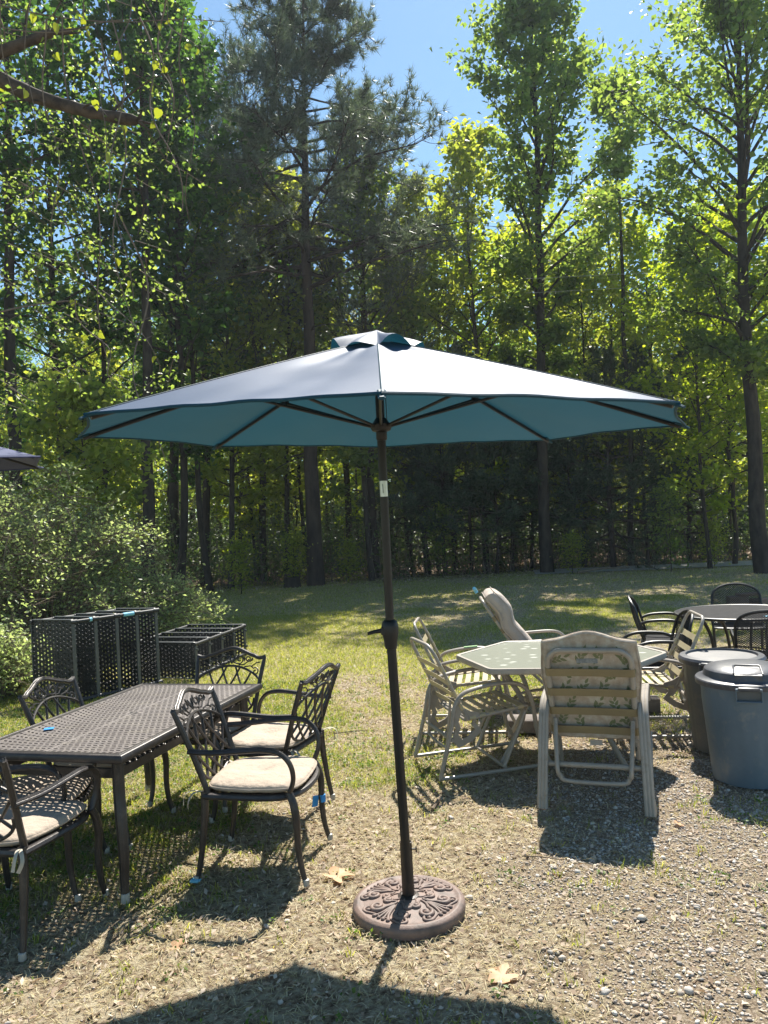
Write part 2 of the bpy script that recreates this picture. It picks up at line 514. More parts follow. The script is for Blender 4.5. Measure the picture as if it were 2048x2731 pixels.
def ground():
    ys = np.concatenate([np.linspace(-12, 1.6, 12)[:-1], np.arange(1.6, 9.0, 0.045), np.arange(9.0, 26, 0.16),
                         np.linspace(26, 95, 30)])
    xn = np.concatenate([-np.geomspace(95, 3.6, 60)[:-1], np.arange(-3.6, 3.6, 0.045), np.geomspace(3.6, 95, 60)])
    X, Y = np.meshgrid(xn, ys)
    Z = ground_z(X, Y)
    V = np.stack([X, Y, Z], -1).reshape(-1, 3)
    nx, ny = len(xn), len(ys)
    i = np.arange(nx - 1)[None, :] + np.arange(ny - 1)[:, None] * nx
    F = np.stack([i, i + 1, i + nx + 1, i + nx], -1).reshape(-1, 4)
    m, nt, b, out = new_mat('yard_soil_and_thatch')
    at = nt.nodes.new('ShaderNodeAttribute')
    at.attribute_name = 'cover'
    sep = nt.nodes.new('ShaderNodeSeparateColor')
    nt.links.new(at.outputs['Color'], sep.inputs[0])
    n1 = noise(nt, 26, 6, 0.7)
    dirt = ramp(nt, [(0.34, (0.10, 0.066, 0.042)), (0.46, (0.29, 0.22, 0.145)), (0.58, (0.48, 0.41, 0.28)), (0.75, (0.62, 0.55, 0.41))])
    nt.links.new(n1.outputs['Fac'], dirt.inputs[0])
    n2 = noise(nt, 60, 5, 0.75)
    grn = ramp(nt, [(0.3, (0.12, 0.125, 0.045)), (0.5, (0.34, 0.30, 0.13)), (0.7, (0.52, 0.45, 0.25))])
    nt.links.new(n2.outputs['Fac'], grn.inputs[0])
    v = nt.nodes.new('ShaderNodeTexVoronoi')
    v.inputs['Scale'].default_value = 95
    tc = nt.nodes.new('ShaderNodeTexCoord')
    nt.links.new(tc.outputs['Object'], v.inputs['Vector'])
    grv = ramp(nt, [(0.0, (0.52, 0.45, 0.36)), (0.35, (0.42, 0.34, 0.25)), (0.6, (0.22, 0.165, 0.115))])
    nt.links.new(v.outputs['Distance'], grv.inputs[0])
    n3 = noise(nt, 34, 5, 0.7)
    lit = ramp(nt, [(0.3, (0.05, 0.034, 0.022)), (0.5, (0.13, 0.085, 0.055)), (0.72, (0.25, 0.17, 0.11))])
    nt.links.new(n3.outputs['Fac'], lit.inputs[0])
    def mixc(fac, a, b_):
        x = nt.nodes.new('ShaderNodeMix')
        x.data_type = 'RGBA'
        nt.links.new(fac, x.inputs[0])
        nt.links.new(a, x.inputs[6])
        nt.links.new(b_, x.inputs[7])
        return x.outputs[2]
    c = mixc(sep.outputs[0], dirt.outputs[0], grn.outputs[0])
    c = mixc(sep.outputs[1], c, grv.outputs[0])
    c = mixc(sep.outputs[2], c, lit.outputs[0])
    nt.links.new(c, b.inputs['Base Color'])
    b.inputs['Roughness'].default_value = 0.95
    b.inputs['Specular IOR Level'].default_value = 0.15
    bp = nt.nodes.new('ShaderNodeBump')
    bp.inputs['Strength'].default_value = 0.9
    bp.inputs['Distance'].default_value = 0.035
    nt.links.new(n2.outputs['Fac'], bp.inputs['Height'])
    nt.links.new(bp.outputs[0], b.inputs['Normal'])
    me = np_mesh('ground', V, F, m, True)
    a = me.color_attributes.new('cover', 'FLOAT_COLOR', 'POINT')
    x, y = V[:, 0], V[:, 1]
    colr = np.ones((len(V), 4), dtype=np.float32)
    colr[:, 0] = green_w(x, y) * 0.75 + 0.20 * sstep(6, 12, y)
    colr[:, 1] = gravel_w(x, y) * 0.8
    colr[:, 2] = sstep(22.5, 25.0, y + (fbm(x, y, 0.35, 77) - 0.5) * 4)
    a.data.foreach_set('color', colr.ravel())
    struct('ground', me)
ground()

# gravel lane glimpsed beyond the lawn on the right: a sheet above the ground
def lane():
    mb = MB()
    L = [(4.5, 23.4), (8, 22.9), (12, 22.4), (20, 21.4), (40, 19.5), (68, 17)]
    n = len(L)
    for (x, y) in L:
        mb.v.append((x, y, 0.012))
    for (x, y) in L:
        mb.v.append((x + 0.3, y + 2.0, 0.012))
    for i in range(n - 1):
        mb.f.append((i, i + 1, n + i + 1, n + i))
    me = mb.mesh('lane', surf('pale_lane_gravel', (0.42, 0.39, 0.36), (0.33, 0.30, 0.27), rough=0.95, scale=8, bump=0.5, bscale=30), False)
    struct('lane', me)
lane()

NR = np.random.RandomState(11)

def in_view(n, y0, y1, xm=0.62, bias=1.0):
    """random ground spots in the wedge the camera faces, evenly dense on the ground"""
    u = NR.rand(n)
    y = np.sqrt(y0 ** 2 + u * (y1 ** 2 - y0 ** 2)) if bias == 1.0 else y0 + (y1 - y0) * u ** bias
    x = (NR.rand(n) * 2 - 1) * (xm * y + 0.5)
    return x, y

def blades(name, x, y, h, w, lean, mat, nseg=2):
    n = len(x)
    z = ground_z(x, y)
    a = NR.rand(n) * 2 * pi
    dx, dy = np.cos(a), np.sin(a)
    b = NR.rand(n) * 2 * pi
    lx, ly = np.cos(b) * lean * h, np.sin(b) * lean * h
    P = np.stack([x, y, z - 0.004], -1)
    S = np.stack([dx * w / 2, dy * w / 2, 0 * w], -1)
    mid = P + np.stack([lx * 0.35, ly * 0.35, h * 0.6], -1)
    tip = P + np.stack([lx, ly, h * np.clip(1 - 0.4 * lean, 0.15, 1)], -1)
    if nseg == 2:
        V = np.stack([P - S, P + S, mid + S * 0.75, mid - S * 0.75, tip], 1)
        k = np.arange(n)[:, None] * 5
        F = np.concatenate([k + np.array([0, 1, 2]), k + np.array([0, 2, 3]), k + np.array([3, 2, 4])], 0)
    else:
        V = np.stack([P - S, P + S, tip], 1)
        k = np.arange(n)[:, None] * 3
        F = k + np.array([0, 1, 2])
    return np_mesh(name, V, F, mat)

def scatter_tufts(n_t, per, y0, y1, rad, wfun, bias=1.0):
    x, y = in_view(n_t, y0, y1, bias=bias)
    keep = NR.rand(n_t) < wfun(x, y)
    x, y = x[keep], y[keep]
    x = np.repeat(x, per) + NR.randn(len(x) * per) * rad
    y = np.repeat(y, per) + NR.randn(len(y) * per) * rad
    return x, y

def grass():
    # green grass close by, in tufts
    x, y = scatter_tufts(25000, 8, 2.4, 9, 0.020, lambda x, y: green_w(x, y) * (1 - 0.75 * gravel_w(x, y)) + 0.04)
    n = len(x)
    struct('grass', blades('near_grass', x, y, 0.02 + 0.05 * NR.rand(n) ** 1.5, 0.0032 + 0.003 * NR.rand(n), 0.2 + NR.rand(n), 'grass'), 'stuff')
    x, y = in_view(230000, 5.0, 16)
    k = NR.rand(len(x)) < (0.10 + 0.90 * green_w(x, y)) * sstep(5.0, 8.5, y + (fbm(x, y, 1.2, 91) - 0.5) * 3)
    x, y = x[k], y[k]
    n = len(x)
    struct('grass', blades('lawn_grass', x, y, 0.03 + 0.055 * NR.rand(n) ** 1.5, 0.008 + 0.006 * NR.rand(n), 0.2 + NR.rand(n), 'grass', 1), 'stuff')
    x, y = in_view(90000, 15, 27)
    k = NR.rand(len(x)) < 0.25 + 0.6 * green_w(x, y)
    x, y = x[k], y[k]
    n = len(x)
    struct('grass', blades('far_grass', x, y, 0.03 + 0.06 * NR.rand(n) ** 2, 0.016 + 0.01 * NR.rand(n), 0.2 + NR.rand(n), 'grass', 1), 'stuff')
    # dry upright blades
    x, y = in_view(85000, 2.4, 8)
    k = NR.rand(len(x)) < (1 - gravel_w(x, y) * 0.75)
    x, y = x[k], y[k]
    n = len(x)
    struct('dry_grass', blades('dry_grass', x, y, 0.014 + 0.04 * NR.rand(n) ** 2, 0.0028 + 0.002 * NR.rand(n), 0.6 + 1.4 * NR.rand(n), 'dry'), 'stuff')
    x, y = in_view(180000, 5.5, 25)
    k = NR.rand(len(x)) < sstep(5.5, 9.5, y + (fbm(x, y, 1.2, 92) - 0.5) * 2)
    x, y = x[k], y[k]
    n = len(x)
    struct('dry_grass', blades('dry_lawn', x, y, 0.02 + 0.045 * NR.rand(n) ** 1.5, 0.009 + 0.008 * NR.rand(n), 0.4 + 1.2 * NR.rand(n), 'dry', 1), 'stuff')
grass()

def flakes(name, x, y, L, W, tilt, mat, curl=0.25):
    """flat slivers lying on the soil"""
    n = len(x)
    z = ground_z(x, y) + 0.004 + 0.010 * NR.rand(n)
    a = NR.rand(n) * 2 * pi
    t = (NR.rand(n) - 0.5) * 2 * tilt
    d = np.stack([np.cos(a) * np.cos(t), np.sin(a) * np.cos(t), np.sin(t)], -1)
    s = np.stack([-np.sin(a), np.cos(a), (NR.rand(n) - 0.5) * tilt * 2], -1)
    P = np.stack([x, y, z], -1)
    up = np.zeros((n, 3)); up[:, 2] = 1
    L, W = L[:, None], W[:, None]
    bend = (NR.rand(n)[:, None] - 0.3) * curl * L
    V = np.stack([P - d * L / 2, P + s * W / 2 + up * bend, P + d * L / 2, P - s * W / 2 + up * bend], 1)
    V[:, :, 2] = np.maximum(V[:, :, 2], z[:, None] - 0.006)
    k = np.arange(n)[:, None] * 4
    F = np.concatenate([k + np.array([0, 1, 2]), k + np.array([0, 2, 3])], 0)
    return np_mesh(name, V, F, mat)

def litter():
    x, y = in_view(60000, 2.3, 8.5)
    k = NR.rand(len(x)) < (1 - 0.55 * gravel_w(x, y))
    x, y = x[k], y[k]
    n = len(x)
    struct('straw', flakes('straw', x, y, 0.02 + 0.05 * NR.rand(n) ** 1.5, 0.0022 + 0.002 * NR.rand(n), 0.25, 'dry', 0.1), 'stuff')
    x, y = in_view(36000, 2.3, 9)
    k = NR.rand(len(x)) < (1 - 0.6 * gravel_w(x, y))
    x, y = x[k], y[k]
    n = len(x)
    struct('leaf_litter', flakes('leaf_litter', x, y, 0.014 + 0.04 * NR.rand(n) ** 2, 0.006 + 0.018 * NR.rand(n) ** 2, 0.7, 'litter'), 'stuff')
    x = NR.uniform(-26, 26, 26000)
    y = NR.uniform(23, 42, 26000)
    n = len(x)
    struct('leaf_litter', flakes('wood_litter', x, y, 0.06 + 0.08 * NR.rand(n), 0.04 + 0.06 * NR.rand(n), 0.6, 'litter'), 'stuff')
    # weeds: small rosettes of round leaves
    x, y = scatter_tufts(9000, 10, 2.3, 9, 0.028, lambda x, y: np.clip(green_w(x, y) * 1.0 + 0.05, 0, 1) * (1 - 0.8 * gravel_w(x, y)))
    n = len(x)
    z = ground_z(x, y) + 0.008 + 0.02 * NR.rand(n)
    V, F = leaf_arrays(np.stack([x, y, z], -1), 0.010 + 0.014 * NR.rand(n), NR, up=1.2, wid=0.75)
    struct('weeds', np_mesh('weeds', V, F, 'weed'), 'stuff')

def leaf_arrays(P, L, rng, up=0.4, wid=0.62, fold=0.16, droop=0.0):
    n = len(P)
    d = rng.randn(n, 3)
    d[:, 2] = d[:, 2] * 0.6 - droop
    d /= np.linalg.norm(d, axis=1)[:, None]
    nn = rng.randn(n, 3)
    nn[:, 2] += up * 2
    nn -= d * np.sum(nn * d, axis=1)[:, None]
    nn /= np.linalg.norm(nn, axis=1)[:, None] + 1e-9
    s = np.cross(d, nn)
    L = np.asarray(L)[:, None]
    mid = P + d * L * 0.45
    V = np.stack([P, mid + s * L * wid / 2 + nn * L * fold, P + d * L, mid - s * L * wid / 2 + nn * L * fold], 1)
    k = np.arange(n)[:, None] * 4
    F = np.concatenate([k + np.array([0, 1, 2]), k + np.array([0, 2, 3])], 0)
    return V.reshape(-1, 3), F
litter()

def stone_template(rng, sub=1):
    t = (1 + 5 ** 0.5) / 2
    v = np.array([(-1, t, 0), (1, t, 0), (-1, -t, 0), (1, -t, 0), (0, -1, t), (0, 1, t), (0, -1, -t), (0, 1, -t), (t, 0, -1), (t, 0, 1), (-t, 0, -1), (-t, 0, 1)], float)
    v /= np.linalg.norm(v[0])
    f = np.array([(0, 11, 5), (0, 5, 1), (0, 1, 7), (0, 7, 10), (0, 10, 11), (1, 5, 9), (5, 11, 4), (11, 10, 2), (10, 7, 6), (7, 1, 8), (3, 9, 4), (3, 4, 2), (3, 2, 6), (3, 6, 8), (3, 8, 9), (4, 9, 5), (2, 4, 11), (6, 2, 10), (8, 6, 7), (9, 8, 1)])
    v = v * (1 + rng.randn(12)[:, None] * 0.20)
    return v * np.array([1, 0.78, 0.55]), f

def scatter_stones(name, x, y, s, T):
    n = len(x)
    nv = len(T[0][0])
    Vs, Fs, o = [], [], 0
    a = NR.rand(n) * 2 * pi
    idx = NR.randint(0, len(T), n)
    z = ground_z(x, y)
    for t in range(len(T)):
        q = idx == t
        v, f = T[t]
        m = q.sum()
        ca, sa = np.cos(a[q]), np.sin(a[q])
        vx = v[None, :, 0] * ca[:, None] - v[None, :, 1] * sa[:, None]
        vy = v[None, :, 0] * sa[:, None] + v[None, :, 1] * ca[:, None]
        vz = np.broadcast_to(v[None, :, 2], vx.shape)
        V = np.stack([vx, vy, vz], -1) * s[q][:, None, None]
        V += np.stack([x[q], y[q], z[q] + s[q] * 0.28], -1)[:, None, :]
        Vs.append(V.reshape(-1, 3))
        Fs.append((f[None] + np.arange(m)[:, None, None] * nv + o).reshape(-1, 3))
        o += m * nv
    struct('gravel', np_mesh(name, np.concatenate(Vs), np.concatenate(Fs), 'stone'), 'stuff')

def gravel():
    T = [stone_template(NR) for _ in range(9)]
    oc = np.array([(1, 0, 0), (0, 1, 0), (-1, 0, 0), (0, -1, 0), (0, 0, 0.7), (0, 0, -0.5)], float)
    of = np.array([(0, 1, 4), (1, 2, 4), (2, 3, 4), (3, 0, 4), (1, 0, 5), (2, 1, 5), (3, 2, 5), (0, 3, 5)])
    T2 = [(oc * (1 + 0.3 * NR.randn(6, 1)), of) for _ in range(9)]
    x, y = in_view(92000, 2.3, 8.0)
    w, cl = gravel_w(x, y), fbm(x, y, 3.5, 61)
    k = NR.rand(len(x)) < np.clip(w * (0.25 + 1.2 * (cl - 0.25)) * 1.0 + 0.012, 0, 1)
    x, y = x[k], y[k]
    n = len(x)
    scatter_stones('gravel', x, y, 0.0050 + 0.0105 * NR.rand(n) ** 2.8 + 0.008 * (NR.rand(n) > 0.995), T)
    x, y = in_view(135000, 2.3, 7.0)
    w, cl = gravel_w(x, y), fbm(x, y, 3.5, 61)
    k = NR.rand(len(x)) < np.clip(w * (0.35 + 1.0 * (cl - 0.25)) + 0.02, 0, 1)
    x, y = x[k], y[k]
    n = len(x)
    scatter_stones('fine_gravel', x, y, 0.0032 + 0.0048 * NR.rand(n), T2)
gravel()

# individual rocks
rocks = [((0.30, 3.62), 0.036, 'largest white rock, right beside the round umbrella base'),
         ((0.335, 3.47), 0.02, 'small dark grey stone just in front of the white rock at the umbrella base'),
         ((1.02, 3.36), 0.036, 'round pale rock out in the gravel below the shaded patch of the floral recliner'),
         ((0.66, 3.80), 0.026, 'dark brown rock at the lower left edge of the floral recliner shadow'),
         ((0.30, 4.60), 0.028, 'dark stone lying in straw behind the umbrella pole'),
         ((-0.62, 3.46), 0.024, 'white stone in the grass at the edge of the chair shadow'),
         ((0.72, 2.86), 0.034, 'beige rock at the bottom of the picture in the gravel'),
         ((1.02, 2.84), 0.030, 'grey pitted rock near the bottom right of the gravel'),
         ((1.20, 3.08), 0.028, 'angular whitish rock in the middle of the right gravel')]
for (x, y), s, lb in rocks:
    rr = np.random.RandomState(int(abs(x * 977 + y * 131)))
    v, f = stone_template(rr)
    s *= 0.75
    me = np_mesh('rock', v * s, f, 'rock')
    thing('rock', lb, 'rock', (x, y, s * 0.15 - 0.012), rr.rand() * 6, me=me)

# ------------------------------------------------------------------ trees
def unit(a, e):
    return Vector((cos(a) * cos(e), sin(a) * cos(e), sin(e)))

def skeleton(rng, H, r, z0, spread, nl, e0=0.5, e1=1.0, sub=5, fork=None, wob=0.03, bare=0):
    """trunk, limb and twig paths of a broadleaf tree and the nodes its leaves sit on"""
    tr, lm, tw, nodes = MB(), MB(), MB(), []
    K = 12
    pts = []
    ox = oy = 0.0
    for i in range(K + 1):
        t = i / K
        ox += rng.uniform(-1, 1) * wob * H / K * 2
        oy += rng.uniform(-1, 1) * wob * H / K * 2
        pts.append(Vector((ox if i else 0, oy if i else 0, t * H)))
    pts[0].z = -0.15
    rr = [r * (1.25 if i == 0 else 1) * (1 - 0.88 * (i / K)) ** 0.8 for i in range(K + 1)]
    sp = smoothpath(pts, 3)
    rs = [rr[min(int(j / 3), K - 1)] * (1 - (j % 3) / 3) + rr[min(int(j / 3) + 1, K)] * ((j % 3) / 3) for j in range(len(sp))]
    tr.tube(sp, rs, 9)
    def at(z):
        t = max(0, min(0.999, z / H)) * K
        i = int(t)
        return pts[i].lerp(pts[i + 1], t - i), rr[i] * (1 - t + i) + rr[i + 1] * (t - i)
    az = rng.uniform(0, 6.28)
    for i in range(nl):
        t = (i + rng.random() * 0.8) / nl
        z = z0 + (H - z0) * t ** 0.9
        p, tr_r = at(z)
        az += 2.4 + rng.uniform(-0.5, 0.5)
        Lm = spread(t) * rng.uniform(0.65, 1.15)
        el = e0 + (e1 - e0) * t + rng.uniform(-0.15, 0.15)
        q, path, rad = p.copy(), [p.copy()], [min(tr_r * 0.55, 0.02 + Lm * 0.016)]
        a = az
        n = 6
        for k in range(n):
            a += rng.uniform(-0.22, 0.22)
            el += rng.uniform(-0.12, 0.16) - 0.03
            q = q + unit(a, el) * (Lm / n)
            path.append(q.copy())
            rad.append(rad[0] * (1 - 0.85 * (k + 1) / n))
        lm.tube(path, rad, 5)
        nodes.append((path[-1], 0.22))
        for k in range(sub):
            f = 0.35 + 0.65 * (k + rng.random()) / sub
            j = min(int(f * n), n - 1)
            b = path[j].lerp(path[j + 1], f * n - j)
            a2 = a + rng.choice((-1, 1)) * rng.uniform(0.4, 1.2)
            e2 = el + rng.uniform(-0.6, 0.4)
            L2 = Lm * rng.uniform(0.22, 0.42)
            c1 = b + unit(a2, e2) * L2 * 0.5
            c2 = c1 + unit(a2 + rng.uniform(-.4, .4), e2 + rng.uniform(-.2, .3)) * L2 * 0.5
            tw.tube([b, c1, c2], [rad[j] * 0.35 + 0.003, rad[j] * 0.2 + 0.003, 0.003], 3, cap=False)
            nodes += [(c1, 0.16), (c2, 0.2)]
            if rng.random() < 0.5:
                nodes.append((b.lerp(c1, 0.5), 0.14))
    return tr, lm, tw, nodes

def tuft_leaves(nodes, per, L, nr, mat, name='crown', up=0.5, gap=0.12, rad=1.05, wid=0.75):
    P = np.array([list(n[0]) for n in nodes])
    S = np.array([n[1] for n in nodes])
    k = nr.rand(len(P)) > gap
    P, S = P[k], S[k]
    cnt = nr.poisson(per, len(P))
    idx = np.repeat(np.arange(len(P)), cnt)
    g = nr.randn(len(idx), 3) * np.array([1, 1, 0.7])
    Q = P[idx] + g * (S[idx] * rad)[:, None]
    V, F = leaf_arrays(Q, L * (0.7 + 0.6 * nr.rand(len(Q))), nr, up=up, wid=wid, droop=0.3)
    return np_mesh(name, V, F, mat)

def prof_oval(w, peak=0.45):
    return lambda t: w * (0.35 + 0.65 * sin(pi * min(1, max(0, (t / (2 * peak)) if t < peak else 0.5 + (t - peak) / (2 * (1 - peak))))))

class TreeKit:
    def __init__(self, seed, H, r, z0, w, nl, per, L, leaf, bark='bark', sub=5, peak=0.4, e0=0.35, e1=1.1, wob=0.03, gap=0.30):
        rng = random.Random(seed)
        nr = np.random.RandomState(seed)
        tr, lm, tw, nodes = skeleton(rng, H, r, z0, prof_oval(w, peak), nl, e0, e1, sub, wob=wob)
        o = len(lm.v)
        lm.v += tw.v
        lm.f += [tuple(i + o for i in f) for f in tw.f]
        self.trunk = tr.mesh('trunk', bark)
        self.limbs = lm.mesh('branches', bark)
        self.crown = tuft_leaves(nodes, per, L, nr, leaf)

def plant(kit, x, y, label, cat='tree', name='broadleaf_tree', group=None, rz=0.0, lean=(0.0, 0.026), s=1.0, leaf=None):
    t = thing(name, label, cat, (x, y, 0), rot=(lean[0], lean[1], rz), group=group)
    # the lean is the plumb line's, so spin the parts and not the root
    t.rotation_euler = (lean[0], lean[1], 0)
    t.scale = (s, s, s)
    for nm, me in (('trunk', kit.trunk), ('branches', kit.limbs), ('crown', kit.crown)):
        o = link(nm, me, t)
        o.rotation_euler = (0, 0, rz)
        if nm != 'trunk':
            o['kind'] = 'stuff'
        if nm == 'crown' and leaf:
            o.material_slots[0].link = 'OBJECT'
            o.material_slots[0].material = M[leaf]
    return t

# ---- pines
def needle_arrays(P, D, nper, L, W, nr):
    n = len(P)
    idx = np.repeat(np.arange(n), nper)
    d = D[idx] * 0.75 + nr.randn(len(idx), 3) * 0.62
    d[:, 2] += 0.12
    d /= np.linalg.norm(d, axis=1)[:, None]
    s = np.cross(d, nr.randn(len(idx), 3))
    s /= np.linalg.norm(s, axis=1)[:, None] + 1e-9
    b = P[idx] + nr.randn(len(idx), 3) * 0.02
    l = (L * (0.7 + 0.6 * nr.rand(len(idx))))[:, None]
    V = np.stack([b + s * W, b - s * W, b + d * l], 1).reshape(-1, 3)
    F = np.arange(len(idx) * 3).reshape(-1, 3)
    return V, F

class PineKit:
    def __init__(self, seed, H, r, z0, spread, nl, nper=11, L=0.19, W=0.006, leaf='needle', drop=0.15, dead=6, wob=0.012, sub=9, e0=0.1, e1=0.9):
        rng = random.Random(seed)
        nr = np.random.RandomState(seed)
        tr, lm = MB(), MB()
        K = 14
        pts, ox, oy = [], 0.0, 0.0
        for i in range(K + 1):
            pts.append(Vector((ox, oy, H * i / K)))
            ox += rng.uniform(-1, 1) * wob * H / K * 3
            oy += rng.uniform(-1, 1) * wob * H / K * 3
        pts[0].z = -0.15
        rr = [r * (1.2 if i == 0 else 1) * (1 - 0.9 * (i / K) ** 1.3) for i in range(K + 1)]
        tr.tube(pts, rr, 12)
        P, D = [], []
        def at(z):
            t = max(0, min(0.999, z / H)) * K
            i = int(t)
            return pts[i].lerp(pts[i + 1], t - i), rr[i] * (1 - t + i) + rr[i + 1] * (t - i)
        az = rng.uniform(0, 6)
        for i in range(nl):
            t = (i + rng.random() * 0.9) / nl
            z = z0 + (H - z0) * t
            p, tr_r = at(z)
            az += 2.4 + rng.uniform(-0.6, 0.6)
            Lm = spread(t) * rng.uniform(0.7, 1.15)
            el = e0 + (e1 - e0) * t + rng.uniform(-0.15, 0.2)
            a, q = az, p.copy()
            path, rad = [q.copy()], [min(tr_r * 0.5, 0.02 + 0.014 * Lm)]
            n = 8
            for k in range(n):
                a += rng.uniform(-0.2, 0.2)
                el += rng.uniform(-0.22, 0.18) - drop * 0.12 + (0.1 if k > 5 else 0)
                q = q + unit(a, el) * (Lm / n)
                path.append(q.copy())
                rad.append(rad[0] * (1 - 0.88 * (k + 1) / n) + 0.003)
            lm.tube(path, rad, 5)
            P.append(path[-1]); D.append(unit(a, el))
            for k in range(sub):
                f = 0.28 + 0.72 * (k + rng.random()) / sub
                j = min(int(f * n), n - 1)
                b = path[j].lerp(path[j + 1], f * n - j)
                a2 = a + rng.choice((-1, 1)) * rng.uniform(0.4, 1.3)
                e2 = el + rng.uniform(-0.5, 0.5)
                L2 = Lm * rng.uniform(0.12, 0.30) + 0.15
                c, c0 = b.copy(), b
                for m in range(4):
                    c1 = c + unit(a2, e2) * (L2 / 4)
                    a2 += rng.uniform(-0.35, 0.35)
                    e2 += rng.uniform(-0.1, 0.3)
                    lm.tube([c, c1], [0.011 * (1 - m / 5), 0.010 * (1 - m / 5)], 3, cap=False)
                    if m > 0:
                        P.append(c1.copy()); D.append(unit(a2, e2))
                        if rng.random() < 0.6:
                            w = unit(a2 + rng.uniform(-1.3, 1.3), e2 + rng.uniform(-0.5, 0.7))
                            tip = c1 + w * rng.uniform(0.12, 0.3)
                            lm.tube([c1, tip], [0.006, 0.004], 3, cap=False)
                            P.append(tip); D.append(w)
                    c = c1
        for i in range(dead):
            z = z0 * rng.uniform(0.35, 1.0)
            p, tr_r = at(z)
            a = rng.uniform(0, 6.28)
            q, path = p.copy(), [p.copy()]
            L2 = rng.uniform(0.5, 1.8)
            e = rng.uniform(-0.2, 0.4)
            for k in range(4):
                q = q + unit(a, e) * L2 / 4
                e -= 0.15
                a += rng.uniform(-.3, .3)
                path.append(q.copy())
            lm.tube(path, [0.03, 0.02, 0.015, 0.01, 0.005], 4)
        P = np.array([list(p) for p in P])
        D = np.array([list(d) for d in D])
        V, F = needle_arrays(P, D, nper, L, W, nr)
        self.trunk = tr.mesh('trunk', 'bark_pine')
        self.limbs = lm.mesh('branches', 'bark_pine')
        self.crown = np_mesh('crown', V, F, leaf)

def sp_big(t):
    return 5.7 * (0.55 + 0.45 * sin(pi * min(1, t * 1.1 + 0.2))) * (1 - 0.5 * t)

pine_big = PineKit(4, 18.4, 0.245, 9.2, sp_big, 62, nper=19, L=0.24, W=0.010, dead=10, sub=19, drop=0.2, e0=-0.05, e1=0.6)
plant(pine_big, -2.22, 23.9, 'tallest pine with a thick dark trunk rising straight behind the blue umbrella', name='pine_tree')
pine_mid = PineKit(8, 15.2, 0.13, 5.8, lambda t: 2.9 * (1 - 0.75 * t) + 0.5, 50, nper=12, L=0.22, W=0.010, leaf='needle', dead=8, sub=12, e0=0.45, e1=1.1, wob=0.02)
plant(pine_mid, -0.35, 25.4, 'dense young pine just right of the tallest pine, its dark crown against the sky', name='pine_tree')
plant(pine_mid, -4.3, 27.0, 'young pine with a thin trunk just left of the tallest pine', name='pine_tree', rz=2.2, s=1.0)
pine_b = PineKit(15, 17.5, 0.15, 8.0, lambda t: 3.4 * (1 - 0.6 * t) + 0.5, 44, nper=11, L=0.22, W=0.009, leaf='needle_dark', dead=8, sub=10, e0=0.3, e1=1.0)
plant(pine_b, -6.3, 26.5, 'dark pine standing between the leafy left trees and the tallest pine', name='pine_tree', rz=1.0)
plant(pine_b, -5.0, 31.0, 'tall pine rising behind and left of the tallest pine, filling the sky gap', name='pine_tree', rz=4.4, s=1.18)
plant(pine_b, -1.4, 30.0, 'farther pine showing behind the tallest pine trunk', name='pine_tree', rz=3.0, s=0.95)
# young pines with dark low crowns under the umbrella's right half
pine_y = PineKit(23, 5.6, 0.055, 1.5, lambda t: 1.45 * (1 - 0.75 * t) + 0.2, 44, nper=15, L=0.19, W=0.011, leaf='needle_dark', dead=8, sub=6, e0=0.2, e1=0.9, wob=0.03)
for i, (x, y, s, lb) in enumerate([(2.3, 26.6, 1.25, 'young dark pine standing a step back in the row right of the umbrella pole'),
                                   (5.0, 26.4, 1.1, 'young dark pine just behind the sweetgum trunk'),
                                   (6.1, 25.6, 1.0, 'young dark pine between the sweetgum and the cedar'),
                                   (1.9, 25.0, 1.0, 'leftmost of the young dark pines in the row right of the umbrella pole'),
                                   (2.75, 25.4, 1.15, 'young dark pine, second from the left in the row right of the umbrella pole'),
                                   (3.5, 24.6, 0.95, 'young dark pine in the middle of the row, fine bare stem below'),
                                   (4.2, 25.6, 1.2, 'taller young dark pine beside the forked trunk right of the umbrella'),
                                   (0.9, 26.2, 1.05, 'young dark pine nearest the umbrella pole'),
                                   (8.6, 25.4, 1.15, 'young conifer with a broad dark crown at the lane edge')]):
    plant(pine_y, x, y, lb, name='young_pine', rz=i * 1.3, s=s)
cedar = PineKit(31, 6.6, 0.09, 0.7, lambda t: 1.9 * (1 - 0.85 * t) + 0.15, 60, nper=16, L=0.11, W=0.009, leaf='needle_dark', dead=0, sub=8, e0=-0.1, e1=0.9, wob=0.02)
plant(cedar, 7.3, 24.8, 'dark cedar with drooping feathery branches beside the lane', name='cedar_tree')
plant(cedar, 10.2, 26.0, 'dark bushy cedar behind the lane, left of the big right trunk', name='cedar_tree', rz=2, s=1.05)

# ---- named broadleaf trees of the wood edge
gum = TreeKit(41, 18.6, 0.19, 6.0, 3.1, 50, 16, 0.185, 'leaf_mid', sub=8, peak=0.35, e0=0.7, e1=1.15, wob=0.02)
plant(gum, 5.0, 24.0, 'tall sweetgum with a dark trunk right of the umbrella top, crown against the sky')
oak = TreeKit(43, 15.2, 0.215, 4.6, 3.9, 52, 13, 0.17, 'leaf_mid', sub=10, peak=0.5, e0=0.6, e1=1.15, wob=0.035, gap=0.15)
plant(oak, 9.8, 20.0, 'big oak at the right edge of the yard with a stout trunk and spreading limbs')
lobe = TreeKit(45, 15.6, 0.10, 12.6, 1.25, 14, 15, 0.16, 'leaf_mid', sub=7, peak=0.6, e0=0.5, e1=1.1, wob=0.03)
plant(lobe, 8.0, 25.2, 'thin tall tree with a small crown in the sky gap left of the big oak', rz=1.0)
kA = TreeKit(51, 17.5, 0.17, 4.5, 3.2, 40, 10, 0.19, 'leaf_mid', sub=6, peak=0.4)
